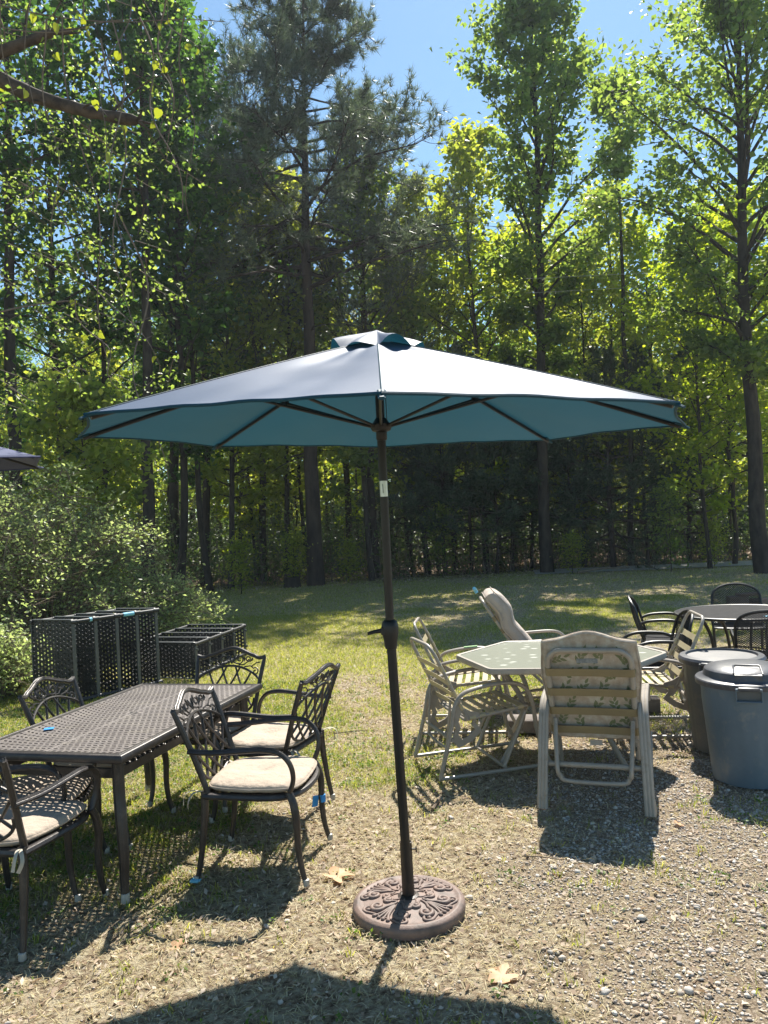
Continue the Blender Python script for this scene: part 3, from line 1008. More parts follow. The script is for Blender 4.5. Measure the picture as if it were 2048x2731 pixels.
kS = TreeKit(55, 15.5, 0.17, 8.5, 2.2, 30, 11, 0.18, 'leaf_dark', sub=6, peak=0.4)
kB = TreeKit(52, 13.0, 0.10, 2.6, 2.7, 36, 10, 0.185, 'leaf_bright', sub=6, peak=0.4)
kC = TreeKit(53, 9.5, 0.065, 1.6, 2.3, 30, 10, 0.16, 'leaf_bright', sub=6, peak=0.45, e0=0.2, wob=0.05)
kD = TreeKit(54, 15.0, 0.12, 4.0, 2.8, 36, 10, 0.19, 'leaf_dark', sub=6, peak=0.45)
plant(kS, -5.84, 19.0, 'thick straight trunk tree rising just behind the left end of the umbrella', leaf='leaf_dark')
plant(kD, -5.75, 21.2, 'leaning trunk tree right beside the thick straight trunk on the left', rz=1.2, lean=(0.02, 0.05))
plant(kA, -7.3, 27.0, 'tall leafy tree closing the gap between the left trees and the tallest pine', rz=1.5, s=1.12, leaf='leaf_dark')
plant(kS, -8.04, 17.0, 'thick trunk tree behind the navy umbrella at the left edge', rz=2.0, leaf='leaf_dark')
plant(kD, -8.2, 19.5, 'dark trunk tree just right of the navy umbrella tip', rz=2.5)
plant(kB, -7.9, 21.0, 'slim tree in the left wood between two dark trunks', rz=0.4, leaf='leaf_mid')
plant(kD, -5.2, 22.6, 'slender tree left of the umbrella centre with a crooked lower trunk', rz=4.0, lean=(0.0, -0.03), s=0.85)
plant(kB, -4.98, 24.4, 'slim dark stem under the left half of the umbrella, curving to the right', rz=0.9, lean=(0.0, -0.01))
plant(kC, -5.1, 27.0, 'small bright tree in the wood behind the left half of the umbrella', rz=0.9, s=1.2)
plant(kB, -3.3, 25.3, 'slim straight tree left of the tallest pine below the umbrella rim', rz=1.9)
plant(kC, -2.9, 28.0, 'pale green understory tree showing between pine trunks left of centre', rz=3.1, s=1.3)
plant(kB, -0.5, 24.6, 'slim tree directly behind the umbrella pole', rz=2.9, leaf='leaf_mid')
plant(kB, 1.42, 26.2, 'straight grey trunk tree just right of the umbrella pole', rz=3.7)
plant(kB, 3.3, 25.6, 'bright green tree filling the gap between pine and sweetgum', rz=5.0, s=1.1)
plant(kC, 6.65, 25.8, 'slim trunk tree between the sweetgum and the cedar', rz=0.2, s=1.1)
plant(kB, 7.95, 27.4, 'bright tree behind the cedar', rz=1.4)
plant(kC, 2.6, 28.5, 'sunlit tree with yellow green leaves filling in left of the sweetgum', rz=1.7, s=1.35, leaf='leaf_yellow')
plant(kC, 4.3, 29.0, 'sunlit tree with yellow green leaves behind the sweetgum trunk', rz=2.7, s=1.25, leaf='leaf_yellow')
plant(kC, 6.2, 29.5, 'sunlit tree standing behind and right of the sweetgum', rz=0.7, s=1.3)
plant(kB, 0.9, 29.0, 'bright tree rising between the dense pine and the slim trees at its right', rz=3.3, s=0.95)
plant(kC, 9.3, 27.0, 'sunlit tree in the low gap left of the big oak', rz=5.1, s=1.2, leaf='leaf_yellow')
plant(kB, 12.2, 25.0, 'bright tree behind the big oak at the right edge', rz=4.1, s=0.9, leaf='leaf_yellow')
plant(kC, 9.4, 22.4, 'yellow green tree at the right behind the umbrella tip', rz=2.4, s=1.0, leaf='leaf_yellow')
plant(kC, 10.6, 23.5, 'yellow green tree with a thin stem beside the big oak trunk', rz=3.6, s=1.12, leaf='leaf_yellow')
plant(kC, 11.6, 21.0, 'yellow green tree partly cut by the right edge', rz=4.4, s=1.0, leaf='leaf_yellow')

# ---- trees deeper in the wood
deep = [('leaf_bright', kB), ('leaf_mid', kA), ('leaf_bright', kC), ('leaf_mid', kD), ('leaf_yellow', kC), ('leaf_bright', kB), ('leaf_dark', kD)]
rd = random.Random(99)
k = 0
for (y0, y1, n, xs, s0, s1) in ((27, 33, 20, 0.60, 0.60, 0.85), (33, 42, 24, 0.62, 0.70, 0.95), (42, 54, 28, 0.66, 0.85, 1.1)):
    for i in range(n):
        y = rd.uniform(y0, y1)
        x = ((i + rd.random()) / n * 2 - 1) * xs * y
        lf, kit = deep[rd.randrange(len(deep))]
        plant(kit, x, y, 'slim leafy tree standing deep in the shaded wood', group='trees deep in the wood', rz=rd.uniform(0, 6.28),
              s=rd.uniform(s0, s1), leaf=lf, lean=(rd.uniform(-.03, .03), rd.uniform(-0.02, 0.06)))
        k += 1

def far_wood():
    nr = np.random.RandomState(5)
    n = 50000
    x = nr.uniform(-60, 60, n)
    y = nr.uniform(56, 66, n)
    top = 12.5 + 4.5 * fbm(x, y, 0.12, 8)
    z = nr.rand(n) ** 1.25 * top
    V, F = leaf_arrays(np.stack([x, y, z], -1), 0.55 + 0.45 * nr.rand(n), nr, up=0.3)
    mb = MB()
    for i in range(150):
        xx, yy = nr.uniform(-55, 55), nr.uniform(54, 62)
        mb.tube([(xx, yy, -0.2), (xx + nr.uniform(-.4, .4), yy, 6), (xx + nr.uniform(-1, 1), yy, 13)], [0.16, 0.12, 0.05], 5)
    struct('far_wood', np_mesh('far_wood', V, F, 'leaf_mid'), 'stuff')
    struct('far_trunks', mb.mesh('far_trunks', 'bark'), 'stuff')
far_wood()

def undergrowth():
    """low tangle of saplings and shrubs along the wood's edge"""
    nr = np.random.RandomState(77)
    n = 4200
    x = nr.uniform(-19, 22, n)
    y = 24.5 + nr.rand(n) ** 1.4 * 18 + (x > 4) * 0.9
    x = x * (1 + (y - 24) * 0.02)
    h = 0.35 + 2.7 * nr.rand(n) ** 2.0 + 0.05 * (y - 24.3)
    P, mb = [], MB()
    for i in range(n):
        a = nr.rand() * 6.28
        lean = 0.25 * nr.rand()
        tip = Vector((x[i] + cos(a) * lean * h[i], y[i] + sin(a) * lean * h[i], h[i]))
        mb.tube([(x[i], y[i], 0), Vector((x[i], y[i], 0)).lerp(tip, 0.5) + Vector((nr.randn() * 0.1, 0, 0)), tip], [0.012, 0.009, 0.004], 3, cap=False)
        for k in range(int(8 + h[i] * 8)):
            t = 0.25 + 0.75 * nr.rand()
            c = Vector((x[i], y[i], 0)).lerp(tip, t)
            P.append((c.x + nr.randn() * 0.14, c.y + nr.randn() * 0.14, max(0.03, c.z + nr.randn() * 0.1)))
    P = np.array(P)
    V, F = leaf_arrays(P, 0.09 + 0.09 * nr.rand(len(P)), nr, up=0.8)
    struct('undergrowth', np_mesh('undergrowth', V, F, 'leaf_shade'), 'stuff')
    struct('undergrowth_stems', mb.mesh('undergrowth_stems', 'twig'), 'stuff')
undergrowth()

# saplings catching the sun at the wood's edge
def sapling_kit(seed, H, leaf, L=0.10, per=7):
    return TreeKit(seed, H, 0.016, 0.3, 0.55, 14, per, L, leaf, sub=4, peak=0.4, e0=0.2, wob=0.06)
sk1 = sapling_kit(61, 2.4, 'leaf_mid')
sk2 = sapling_kit(62, 1.5, 'leaf_bright', 0.09)
for i, (x, y, s, kt, lb) in enumerate([
        (8.1, 22.0, 1.0, sk1, 'thin sunlit sapling near the lane, leaves up its stem'),
        (1.75, 24.2, 0.9, sk1, 'sapling with sunlit leaves right of the umbrella pole'),
        (-1.2, 23.8, 0.8, sk2, 'low pale sapling left of the umbrella pole at the wood edge'),
        (-2.9, 23.9, 1.0, sk2, 'low sapling beside the dark stump'),
        (5.6, 23.2, 0.7, sk2, 'small bright sapling below the cedar'),
        (9.6, 22.6, 0.8, sk2, 'small pale sapling on the far verge of the lane'),
        (-4.2, 22.0, 0.9, sk2, 'low sapling at the shaded lawn edge, left')]):
    plant(kt, x, y, lb, cat='sapling', name='sapling', rz=i, s=s)

# ---- big bush behind the shelving, with arching dry twigs
def bush(name, label, c, rx, ry, h, n_arch, leaf, L, seed, drift=(0.25, -0.1), per=5, rad=0.06):
    nr = np.random.RandomState(seed)
    mb, P = MB(), []
    for i in range(n_arch):
        a = nr.rand() * 6.28
        rr = nr.rand() ** 0.5
        bx, by = c[0] + cos(a) * rx * 0.35 * rr, c[1] + sin(a) * ry * 0.35 * rr
        out = Vector((cos(a) * rx, sin(a) * ry, 0)) * (0.35 + 0.65 * nr.rand()) + Vector((drift[0], drift[1], 0)) * nr.rand()
        hh = h * (0.35 + 0.65 * nr.rand() + 0.22 * (nr.rand() > 0.85)) * (1 - 0.42 * (out.length / (max(rx, ry) * 1.2)) ** 2)
        p0 = Vector((bx, by, 0))
        p1 = Vector((bx, by, 0)) + out * 0.35 + Vector((0, 0, hh * 0.75))
        p2 = Vector((bx, by, 0)) + out * 0.8 + Vector((0, 0, hh))
        p3 = Vector((bx, by, 0)) + out * 1.15 + Vector((0, 0, hh * (0.75 + 0.2 * nr.rand())))
        path = smoothpath([p0, p1, p2, p3], 5)
        mb.tube(path, [0.012 * (1 - 0.85 * q / len(path)) + 0.0015 for q in range(len(path))], 4, cap=False)
        for q in range(4, len(path)):
            for e in range(3):
                w = Vector((nr.randn(), nr.randn(), nr.randn() * 0.7 + 0.3)).normalized() * (0.15 + 0.28 * nr.rand())
                t = path[q] + w
                if t.z < 0.05:
                    continue
                mb.tube([path[q], t], [0.0035, 0.0015], 3, cap=False)
                if nr.rand() < 0.86:
                    for g in range(per):
                        f = nr.rand()
                        u = path[q].lerp(t, f)
                        P.append((u.x + nr.randn() * rad, u.y + nr.randn() * rad, u.z + nr.randn() * rad))
    P = np.array(P)
    V, F = leaf_arrays(P, L * (0.7 + 0.6 * nr.rand(len(P))), nr, up=0.5, wid=0.55)
    t = thing(name, label, 'bush', (c[0], c[1], 0))
    me1 = mb.mesh('stems', 'twig')
    for me in (me1,):
        me.transform(Matrix.Translation((-c[0], -c[1], 0)))
    me2 = np_mesh('foliage', V - np.array([c[0], c[1], 0]), F, leaf)
    a = link('stems', me1, t)
    b = link('foliage', me2, t)
    a['kind'] = 'stuff'
    b['kind'] = 'stuff'
    return t
bush('bush', 'big grey green bush with arching twigs right behind the tall black shelving', (-5.3, 11.6), 1.55, 1.5, 2.65, 120, 'leaf_bush', 0.058, 3, drift=(0.05, 0.1), per=4)
bush('bush', 'dense bush filling the left edge beneath the navy umbrella', (-6.6, 10.8), 1.9, 1.6, 2.85, 130, 'leaf_bush', 0.058, 4, per=4)
bush('bush', 'low bush spilling past the right end of the tall black shelving', (-4.1, 12.4), 0.85, 0.8, 1.25, 60, 'leaf_bush', 0.055, 6, drift=(0.35, -0.2), per=6)
bush('bush', 'leafy weeds at the foot of the tall black shelving, far left', (-4.55, 8.9), 0.5, 0.5, 0.75, 40, 'leaf_bush', 0.055, 9, drift=(0, 0))
maple_s = TreeKit(71, 4.3, 0.035, 1.2, 1.0, 24, 12, 0.13, 'leaf_bright', sub=6, peak=0.55, e0=0.15, e1=0.8, wob=0.06)
plant(maple_s, -5.1, 13.4, 'sunlit broad leaved sapling rising out of the big bush', cat='sapling', name='sapling')
plant(maple_s, -7.6, 13.4, 'broad leaved sapling behind the dense left bush', cat='sapling', name='sapling', rz=2, s=0.9)

def brush_heap():
    nr = np.random.RandomState(12)
    mb = MB()
    for i in range(170):
        a = nr.rand() * 6.28
        p = Vector((-5.0 + nr.randn() * 0.35, 9.2 + nr.randn() * 0.35, 0.05 + 0.5 * nr.rand()))
        d = Vector((cos(a), sin(a), nr.randn() * 0.35)) * (0.2 + 0.4 * nr.rand())
        q = p + d
        q.z = max(0.02, q.z)
        mb.tube([p, p.lerp(q, 0.5) + Vector((0, 0, 0.06)), q], [0.007, 0.005, 0.002], 4, cap=False)
    o = struct('brush_heap', mb.mesh('brush_heap', 'twig'), 'stuff')
brush_heap()

# ---- vine-hung tree whose limbs reach in from the upper left
def near_tree():
    t = thing('vine_hung_tree', 'near tree reaching in from the upper left, broken limbs and hanging vines', 'tree', (-5.4, 6.0, 0))
    def L(p):
        return Vector(p) - Vector((-5.4, 6.0, 0))
    tr = MB()
    tr.tube([L(p) for p in [(-5.4, 6.0, -0.1), (-5.35, 6.0, 2), (-5.2, 6.0, 4), (-5.3, 6.1, 6), (-5.1, 6.2, 8.5)]], [0.24, 0.2, 0.18, 0.14, 0.06], 12)
    part('trunk', t, tr, 'bark_near')
    # (image places at about 6 m) limbs
    limbs = [([(-5.2, 6.0, 5.45), (-3.9, 6.0, 5.66), (-3.08, 6.0, 5.52), (-2.60, 6.0, 5.28), (-2.15, 6.0, 5.12), (-1.78, 6.0, 5.03)], [0.10, 0.075, 0.062, 0.055, 0.05, 0.036]),
             ([(-5.25, 6.0, 4.6), (-4.0, 6.0, 5.4), (-3.2, 5.95, 5.46), (-2.75, 5.9, 5.58), (-2.38, 5.9, 5.70)], [0.09, 0.06, 0.05, 0.042, 0.034]),
             ([(-5.3, 6.0, 5.6), (-4.2, 6.3, 6.2), (-3.2, 6.5, 6.6), (-2.2, 6.4, 6.5), (-1.5, 6.2, 6.3)], [0.09, 0.06, 0.045, 0.03, 0.015]),
             ([(-5.3, 6.0, 3.9), (-4.0, 6.2, 4.55), (-3.35, 6.1, 4.5), (-3.05, 6.0, 4.3), (-3.1, 6.0, 4.0)], [0.06, 0.045, 0.036, 0.03, 0.012])]
    nr = np.random.RandomState(15)
    for p, r in limbs:
        mb = MB()
        path = smoothpath([L(q) for q in p], 6)
        rs = np.interp(np.linspace(0, len(r) - 1, len(path)), range(len(r)), r) * (1 + 0.10 * nr.randn(len(path)))
        mb.tube(path, list(rs), 9)
        for q in range(8, len(path) - 2, 3):
            d = Vector((nr.randn(), nr.randn() * 0.6, nr.randn())).normalized() * (0.15 + 0.35 * nr.rand())
            e = path[q] + d
            g2 = e + d * 0.6 + Vector((0, 0, -0.12))
            mb.tube([path[q], path[q].lerp(e, 0.5) + Vector((0, 0, 0.02)), e, g2], [0.012, 0.008, 0.005, 0.002], 5, cap=False)
        tipn = path[-1]
        for w in range(3):
            d = (path[-1] - path[-4]).normalized() * 0.12 + Vector((nr.randn(), nr.randn(), nr.randn())) * 0.05
            mb.tube([tipn - d * 0.2, tipn + d * 0.6, tipn + d], [rs[-1] * 0.6, rs[-1] * 0.35, 0.002], 5, cap=False)
        part('limb', t, mb, 'bark_near')
    vines, heart = MB(), []
    def vine(p0, p1, sag, r=0.005, leaves=0, wig=0.06):
        n = 12
        pts = []
        for i in range(n + 1):
            f = i / n
            q = Vector(p0).lerp(Vector(p1), f)
            q += Vector((sin(f * 9 + p0[0] * 7) * wig, cos(f * 7 + p0[0]) * wig, -sag * sin(pi * f)))
            pts.append(L(q))
        mb = MB()
        mb.tube(smoothpath(pts, 2), [r * (1 - 0.55 * i / 25) for i in range(25)], 5)
        part('vine', t, mb, 'vine')
        for _ in range(leaves):
            f = nr.rand()
            i = min(int(f * n), n - 1)
            heart.append(pts[i].lerp(pts[i + 1], f * n - i) + Vector((nr.randn() * 0.05, nr.randn() * 0.05, nr.randn() * 0.04)))
    for x in np.linspace(-3.2, -1.35, 17):
        x = x + nr.randn() * 0.04
        z0 = 5.6 + nr.rand() * 1.0
        z1 = 3.0 + nr.rand() * 2.2 if x < -1.6 else 3.9 + nr.rand()
        vine((x, 5.9 + nr.randn() * 0.25, z0), (x + nr.randn() * 0.12 + 0.06, 5.9 + nr.randn() * 0.2, z1), 0.0, 0.0045 + 0.004 * nr.rand(), 7)
    vine((-2.3, 5.9, 3.6), (-1.95, 5.9, 2.9), 0.0, 0.006, 3)
    vine((-1.9, 6.0, 4.3), (-1.75, 6.0, 2.2), 0.0, 0.008, 4, 0.08)
    vine((-2.6, 6.0, 4.6), (-1.7, 6.1, 3.1), 0.1, 0.006, 4)
    vine((-3.0, 6.0, 3.5), (-1.9, 6.0, 3.4), -0.2, 0.008, 9)
    vine((-3.2, 6.0, 6.1), (-1.0, 6.0, 5.75), 0.05, 0.006, 9)
    vine((-3.2, 5.6, 5.75), (-1.6, 5.7, 5.6), 0.1, 0.006, 10)
    vine((-1.55, 5.9, 6.0), (-1.15, 5.9, 5.2), 0.0, 0.004, 5)
    # heart shaped leaves: the large ones singly
    def heart_mesh(s, fold):
        out = [(0, 0), (0.16, -0.06), (0.38, 0.02), (0.48, 0.25), (0.40, 0.52), (0.20, 0.80), (0, 1.02)]
        V = [(0, y, 0) for (x, y) in [(0, 0), (0, 0.3), (0, 0.6), (0, 1.02)]]
        vs = [(0, 0, 0), (0, 0.35, -0.02), (0, 0.7, -0.03), (0, 1.02, -0.12)]
        for sgn in (-1, 1):
            vs += [(sgn * 0.22, -0.07, 0.22 * fold), (sgn * 0.47, 0.12, 0.47 * fold), (sgn * 0.46, 0.42, 0.46 * fold), (sgn * 0.26, 0.76, 0.2 * fold)]
        fs = [(0, 1, 5, 4), (1, 6, 5), (1, 2, 7, 6), (2, 3, 7), (0, 8, 9, 1), (1, 9, 10), (1, 10, 11, 2), (2, 11, 3)]
        me = bpy.data.meshes.new('leaf')
        me.from_pydata([(a * s, b * s, c * s) for a, b, c in vs], [], fs)
        me.materials.append(M['leaf_vine'])
        return me
    kinds = [heart_mesh(s, f) for s, f in ((0.070, 0.25), (0.06, 0.5), (0.075, 0.1), (0.055, 0.35), (0.045, 0.4))]
    for p in heart[::3][:60]:
        o = link('leaf', kinds[nr.randint(5)], t, p)
        o.rotation_euler = (nr.uniform(-2.6, -0.8), nr.uniform(-0.6, 0.6), nr.uniform(0, 6.28))
    # smaller foliage of the same tree
    P = []
    sh = MB()
    for i in range(560):
        # drooping leafy sprays
        x = nr.uniform(-4.3, -1.6)
        lim = 7.6 - 0.0 * x
        z = nr.uniform(3.1, lim)
        if nr.rand() < (x + 4.0) / 2.4 * 0.55:
            continue
        y = nr.uniform(5.8, 8.6)
        x *= y / 6.4
        a = nr.rand() * 6.28
        p = Vector((x, y, z))
        q = p + Vector((cos(a) * 0.35, sin(a) * 0.35, -0.12 - 0.15 * nr.rand()))
        sh.tube([L(p), L(q)], [0.004, 0.002], 3, cap=False)
        for k in range(13):
            u = p.lerp(q, nr.rand())
            P.append(tuple(L(u) + Vector((nr.randn() * 0.045, nr.randn() * 0.045, nr.randn() * 0.045))))
    P = np.array(P)
    V, F = leaf_arrays(P, 0.028 + 0.026 * nr.rand(len(P)), nr, up=0.5, wid=0.7, droop=0.5)
    o = part('crown', t, np_mesh('crown', V, F, 'leaf_mid'), None, kind='stuff')
    o = part('twigs', t, sh, 'vine', kind='stuff')
near_tree()

# leafy trees on the left between bush and wood
kL = TreeKit(81, 12.5, 0.12, 3.4, 2.9, 40, 11, 0.12, 'leaf_mid', sub=8, peak=0.4, e0=0.1, e1=1.0)
plant(kL, -8.7, 14.6, 'leafy tree filling the upper left behind the hanging vines', rz=0.3, leaf='leaf_dark')
plant(kL, -11.0, 16.4, 'leafy tree at the far left edge behind the navy umbrella', rz=2.3, leaf='leaf_dark', s=1.1)

# stump / dark pot at the wood's edge and fallen boughs
def stump():
    mb = MB()
    mb.lathe([(0.30, -0.05), (0.27, 0.05), (0.25, 0.25), (0.255, 0.30), (0.16, 0.31), (0.02, 0.29)], 14)
    t = thing('stump', 'dark low stump at the shaded wood edge left of the umbrella pole', 'stump', (-2.92, 23.6, 0), me=mb.mesh('stump', 'bark'))
stump()
def logs():
    for (a, b, r, lb) in (((5.6, 22.7, 0.06), (7.2, 22.9, 0.1), 0.04, 'dead bough lying at the wood edge right of the sweetgum'),
                          ((-3.4, 24.4, 0.35), (-1.9, 24.1, 0.12), 0.035, 'reddish fallen bough beside the stump')):
        mb = MB()
        A, B = Vector(a), Vector(b)
        mb.tube([A - A, (B - A) * 0.5 + Vector((0, 0, 0.05)), B - A], [r, r * 0.8, r * 0.4], 7)
        thing('fallen_bough', lb, 'bough', a, me=mb.mesh('fallen_bough', 'twig'))
logs()
def wires():
    for k, z in enumerate((8.55, 8.15)):
        mb = MB()
        mb.tube([Vector((-1.5, 0, -0.1)), Vector((3, 0.3, -0.02)), Vector((9, 1.0, 0.7)), Vector((14, 1.5, 1.6))], 0.005, 5)
        thing('utility_wire', ('upper' if k == 0 else 'lower') + ' thin pale wire crossing the trees on the right', 'wire', (5.8, 21.5, z), me=mb.mesh('utility_wire', 'foot'))
wires()

# ------------------------------------------------------------------ spring haze
def haze():
    mb = MB()
    x0, x1, y0, y1, z0, z1 = -98, 98, -14, 98, -1.2, 27.5
    mb.v = [(x, y, z) for z in (z0, z1) for y in (y0, y1) for x in (x0, x1)]
    mb.f = [(0, 2, 3, 1), (4, 5, 7, 6), (0, 1, 5, 4), (2, 6, 7, 3), (0, 4, 6, 2), (1, 3, 7, 5)]
    m = bpy.data.materials.new('haze')
    m.use_nodes = True
    nt = m.node_tree
    nt.nodes.clear()
    out = nt.nodes.new('ShaderNodeOutputMaterial')
    v = nt.nodes.new('ShaderNodeVolumePrincipled')
    v.inputs['Color'].default_value = (0.80, 0.88, 1.0, 1)
    v.inputs['Density'].default_value = 0.0007
    v.inputs['Anisotropy'].default_value = 0.3
    nt.links.new(v.outputs[0], out.inputs['Volume'])
    o = struct('haze', mb.mesh('haze', m, False), 'stuff')
haze()

# ------------------------------------------------------------------ furniture helpers
def spiral(c, r0, turns, a0, n=18, inward=0.15, sgn=1):
    """flat curl: from radius r0 at angle a0 winding in to inward*r0"""
    out = []
    for i in range(n + 1):
        t = i / n
        r = r0 * (1 - (1 - inward) * t)
        a = a0 + sgn * t * turns * 2 * pi
        out.append((c[0] + r * cos(a), c[1] + r * sin(a)))
    return out

def arc2(p0, p1, bulge, n=8):
    (x0, y0), (x1, y1) = p0, p1
    nx, ny = -(y1 - y0), (x1 - x0)
    return [(x0 + (x1 - x0) * t + nx * bulge * 4 * t * (1 - t), y0 + (y1 - y0) * t + ny * bulge * 4 * t * (1 - t)) for t in [i / n for i in range(n + 1)]]

# ------------------------------------------------------------------ blue umbrella
UX, UY = 0.010, 3.38
def rim_z(x, y):
    return 2.165 - 0.033 * (x - UX) + 0.048 * (y - UY)

def umbrella():
    t = thing('patio_umbrella', 'open blue umbrella with teal underside on a black pole in the middle of the yard', 'umbrella', (0.02, 3.53, 0))
    O = Vector((0.02, 3.53, 0))
    RR, AP = 1.335, 0.40
    nr = np.random.RandomState(2)
    mb = MB()
    SEG, RG = 20, 30
    tot = 8 * SEG
    a0 = -pi / 2
    def surfp(ti, ai):
        """ti 0..1 out from the crown, ai index round"""
        a = a0 + 2 * pi * ai / tot
        k = (ai % SEG) / SEG
        s = sin(pi * k)
        # straight edge between rib tips, pulled in a little
        am = (k - 0.5) * 2 * pi / 8
        rr = cos(pi / 8) / cos(am)
        rr = rr * (1 - 0.020 * s * ti ** 2)
        r = RR * ti * rr
        x, y = UX + r * cos(a), UY + r * sin(a)
        z = rim_z(x, y) + AP * (1 - ti ** 1.06) - 0.028 * s * sin(pi * min(1, ti * 0.9)) + 0.016 * s * ti ** 6
        # soft wrinkles running out from the crown
        z += 0.006 * sin(2 * pi * k * 2 + 5 * ti) * s * (1 - ti) ** 1.5 * min(1, ti * 6) + 0.0035 * sin(9 * x + 14 * (y - UY) + 2 * sin(4 * x)) * s * (1 - ti * 0.7) + 0.0022 * sin(23 * x - 9 * (y - UY)) * s
        return Vector((x, y, z)) - O
    for i in range(RG + 1):
        ti = 0.05 + 0.95 * i / RG
        for j in range(tot):
            mb.v.append(surfp(ti, j))
    for i in range(RG):
        for j in range(tot):
            j2 = (j + 1) % tot
            mb.f.append((i * tot + j2, i * tot + j, (i + 1) * tot + j, (i + 1) * tot + j2))
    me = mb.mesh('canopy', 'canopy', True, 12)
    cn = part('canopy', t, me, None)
    # hem: a narrow rolled edge
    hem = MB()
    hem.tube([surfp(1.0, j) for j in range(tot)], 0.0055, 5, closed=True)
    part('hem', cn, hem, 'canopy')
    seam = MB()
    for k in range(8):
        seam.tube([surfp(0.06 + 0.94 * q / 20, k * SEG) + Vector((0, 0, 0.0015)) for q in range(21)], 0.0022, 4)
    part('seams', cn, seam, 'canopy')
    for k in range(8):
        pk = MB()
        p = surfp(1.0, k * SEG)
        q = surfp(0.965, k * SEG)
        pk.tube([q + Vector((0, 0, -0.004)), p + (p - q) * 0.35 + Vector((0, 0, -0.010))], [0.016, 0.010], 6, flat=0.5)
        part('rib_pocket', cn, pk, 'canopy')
    # vent cap, held down at the ribs and billowing between
    vb = MB()
    SG, RN = 10, 8
    tt = 8 * SG
    zc = surfp(0.05, 0).z
    for i in range(RN + 1):
        f = i / RN
        for j in range(tt):
            a = a0 + 2 * pi * j / tt
            k = (j % SG) / SG
            s = max(0, sin(pi * k)) ** 1.2
            sec = j // SG
            r = (0.205 + (0.035 if sec in (2, 5) else 0.0) * s) * f + 0.002
            x, y = UX + r * cos(a), UY + r * sin(a)
            base = rim_z(x, y) + AP * (1 - (r / RR) ** 1.06) + 0.004
            z = base + 0.048 * (1 - f) ** 0.8 - 0.012 * f + (0.042 + 0.018 * sin(sec * 2.3 + 1)) * s * f ** 1.6 + 0.004 * sin(j * 0.8) * f + 0.008 * sin(14 * x + 4) * (1 - f)
            vb.v.append(Vector((x, y, z)) - O)
    for i in range(RN):
        for j in range(tt):
            j2 = (j + 1) % tt
            vb.f.append((i * tt + j2, i * tt + j, (i + 1) * tt + j, (i + 1) * tt + j2))
    vb.f.append(tuple(range(tt)))
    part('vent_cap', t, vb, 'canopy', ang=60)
    # pole
    top = Vector((0.008, 3.385, 2.52))
    tilt = Vector((0.004, 3.405, 1.92))
    crank = Vector((0.0, 3.45, 1.265))
    low = Vector((0.022, 3.525, 0.10))
    def seg(name, a, b, r, m, n=20):
        q = MB()
        q.tube([a - O, b - O], r, n)
        return part(name, t, q, m)
    seg('upper_pole', tilt + Vector((0, 0, 0.025)), top, 0.0190, 'black')
    seg('tilt_joint', tilt + Vector((0, 0, -0.045)), tilt + Vector((0, 0, 0.026)), 0.0178, 'steel')
    slot = MB()
    slot.box(tilt - O + Vector((-0.003, -0.0178, -0.01)), (0.003, 0.002, 0.04))
    part('slot', t, slot, 'black')
    seg('middle_pole', crank, tilt + Vector((0, 0, -0.044)), 0.0190, 'black')
    seg('lower_pole', low, crank, 0.0212, 'black')
    hs = MB()
    pr = [(0.022, -0.070), (0.026, -0.068), (0.031, -0.03), (0.037, 0.0), (0.038, 0.03), (0.033, 0.052), (0.024, 0.060), (0.019, 0.061)]
    hs.lathe(pr, 20, crank - O)
    hs.box(crank - O + Vector((-0.030, -0.01, 0.012)), (0.022, 0.03, 0.04), bev=0.006)
    h = part('crank_housing', t, hs, 'black')
    ch = MB()
    c0 = crank - O + Vector((-0.04, -0.01, 0.014))
    ch.tube([c0, c0 + Vector((-0.03, 0, -0.003)), c0 + Vector((-0.058, 0, -0.010)), c0 + Vector((-0.062, 0, -0.010))], [0.011, 0.008, 0.0075, 0.0085], 10)
    part('crank_handle', h, ch, 'black')
    bt = MB()
    for (z, dx) in ((2.43, 0.012), (1.12, -0.012)):
        pass
    # hubs, ribs, struts
    hub = Vector((0.007, 3.39, 2.178))
    hb = MB()
    hb.lathe([(0.020, -0.055), (0.024, -0.05), (0.024, -0.018), (0.040, -0.012), (0.046, 0.0), (0.046, 0.016), (0.036, 0.024), (0.024, 0.042), (0.020, 0.044)], 20, hub - O)
    part('slider_hub', t, hb, 'black')
    tb = MB()
    tb.lathe([(0.020, -0.04), (0.045, -0.03), (0.045, -0.008), (0.020, 0.0)], 16, top - O + Vector((0, 0, 0.01)))
    part('top_hub', t, tb, 'black')
    for k in range(8):
        a = a0 + 2 * pi * k / 8
        rb = MB()
        pts = [top - O + Vector((0.04 * cos(a), 0.04 * sin(a), -0.008))]
        for f in (0.2, 0.4, 0.6, 0.8, 0.985):
            pts.append(surfp(f, k * SEG) + Vector((0, 0, -0.014)))
        rb.tube(pts, 0.0078, 8, flat=1.25)
        r_ = part('rib', t, rb, 'black')
        st = MB()
        m = surfp(0.50, k * SEG) + Vector((0, 0, -0.026))
        st.tube([hub - O + Vector((0.042 * cos(a), 0.042 * sin(a), 0.008)), m], 0.0068, 8)
        st.box(m, (0.022, 0.022, 0.026), rz=a, bev=0.004)
        part('strut', t, st, 'black')
    cord = MB()
    cord.tube([hub - O + Vector((0.026, -0.03, 0.0)), top - O + Vector((0.026, -0.03, -0.05))], 0.0018, 5)
    part('cord', t, cord, 'black')
    return t
umbrella()

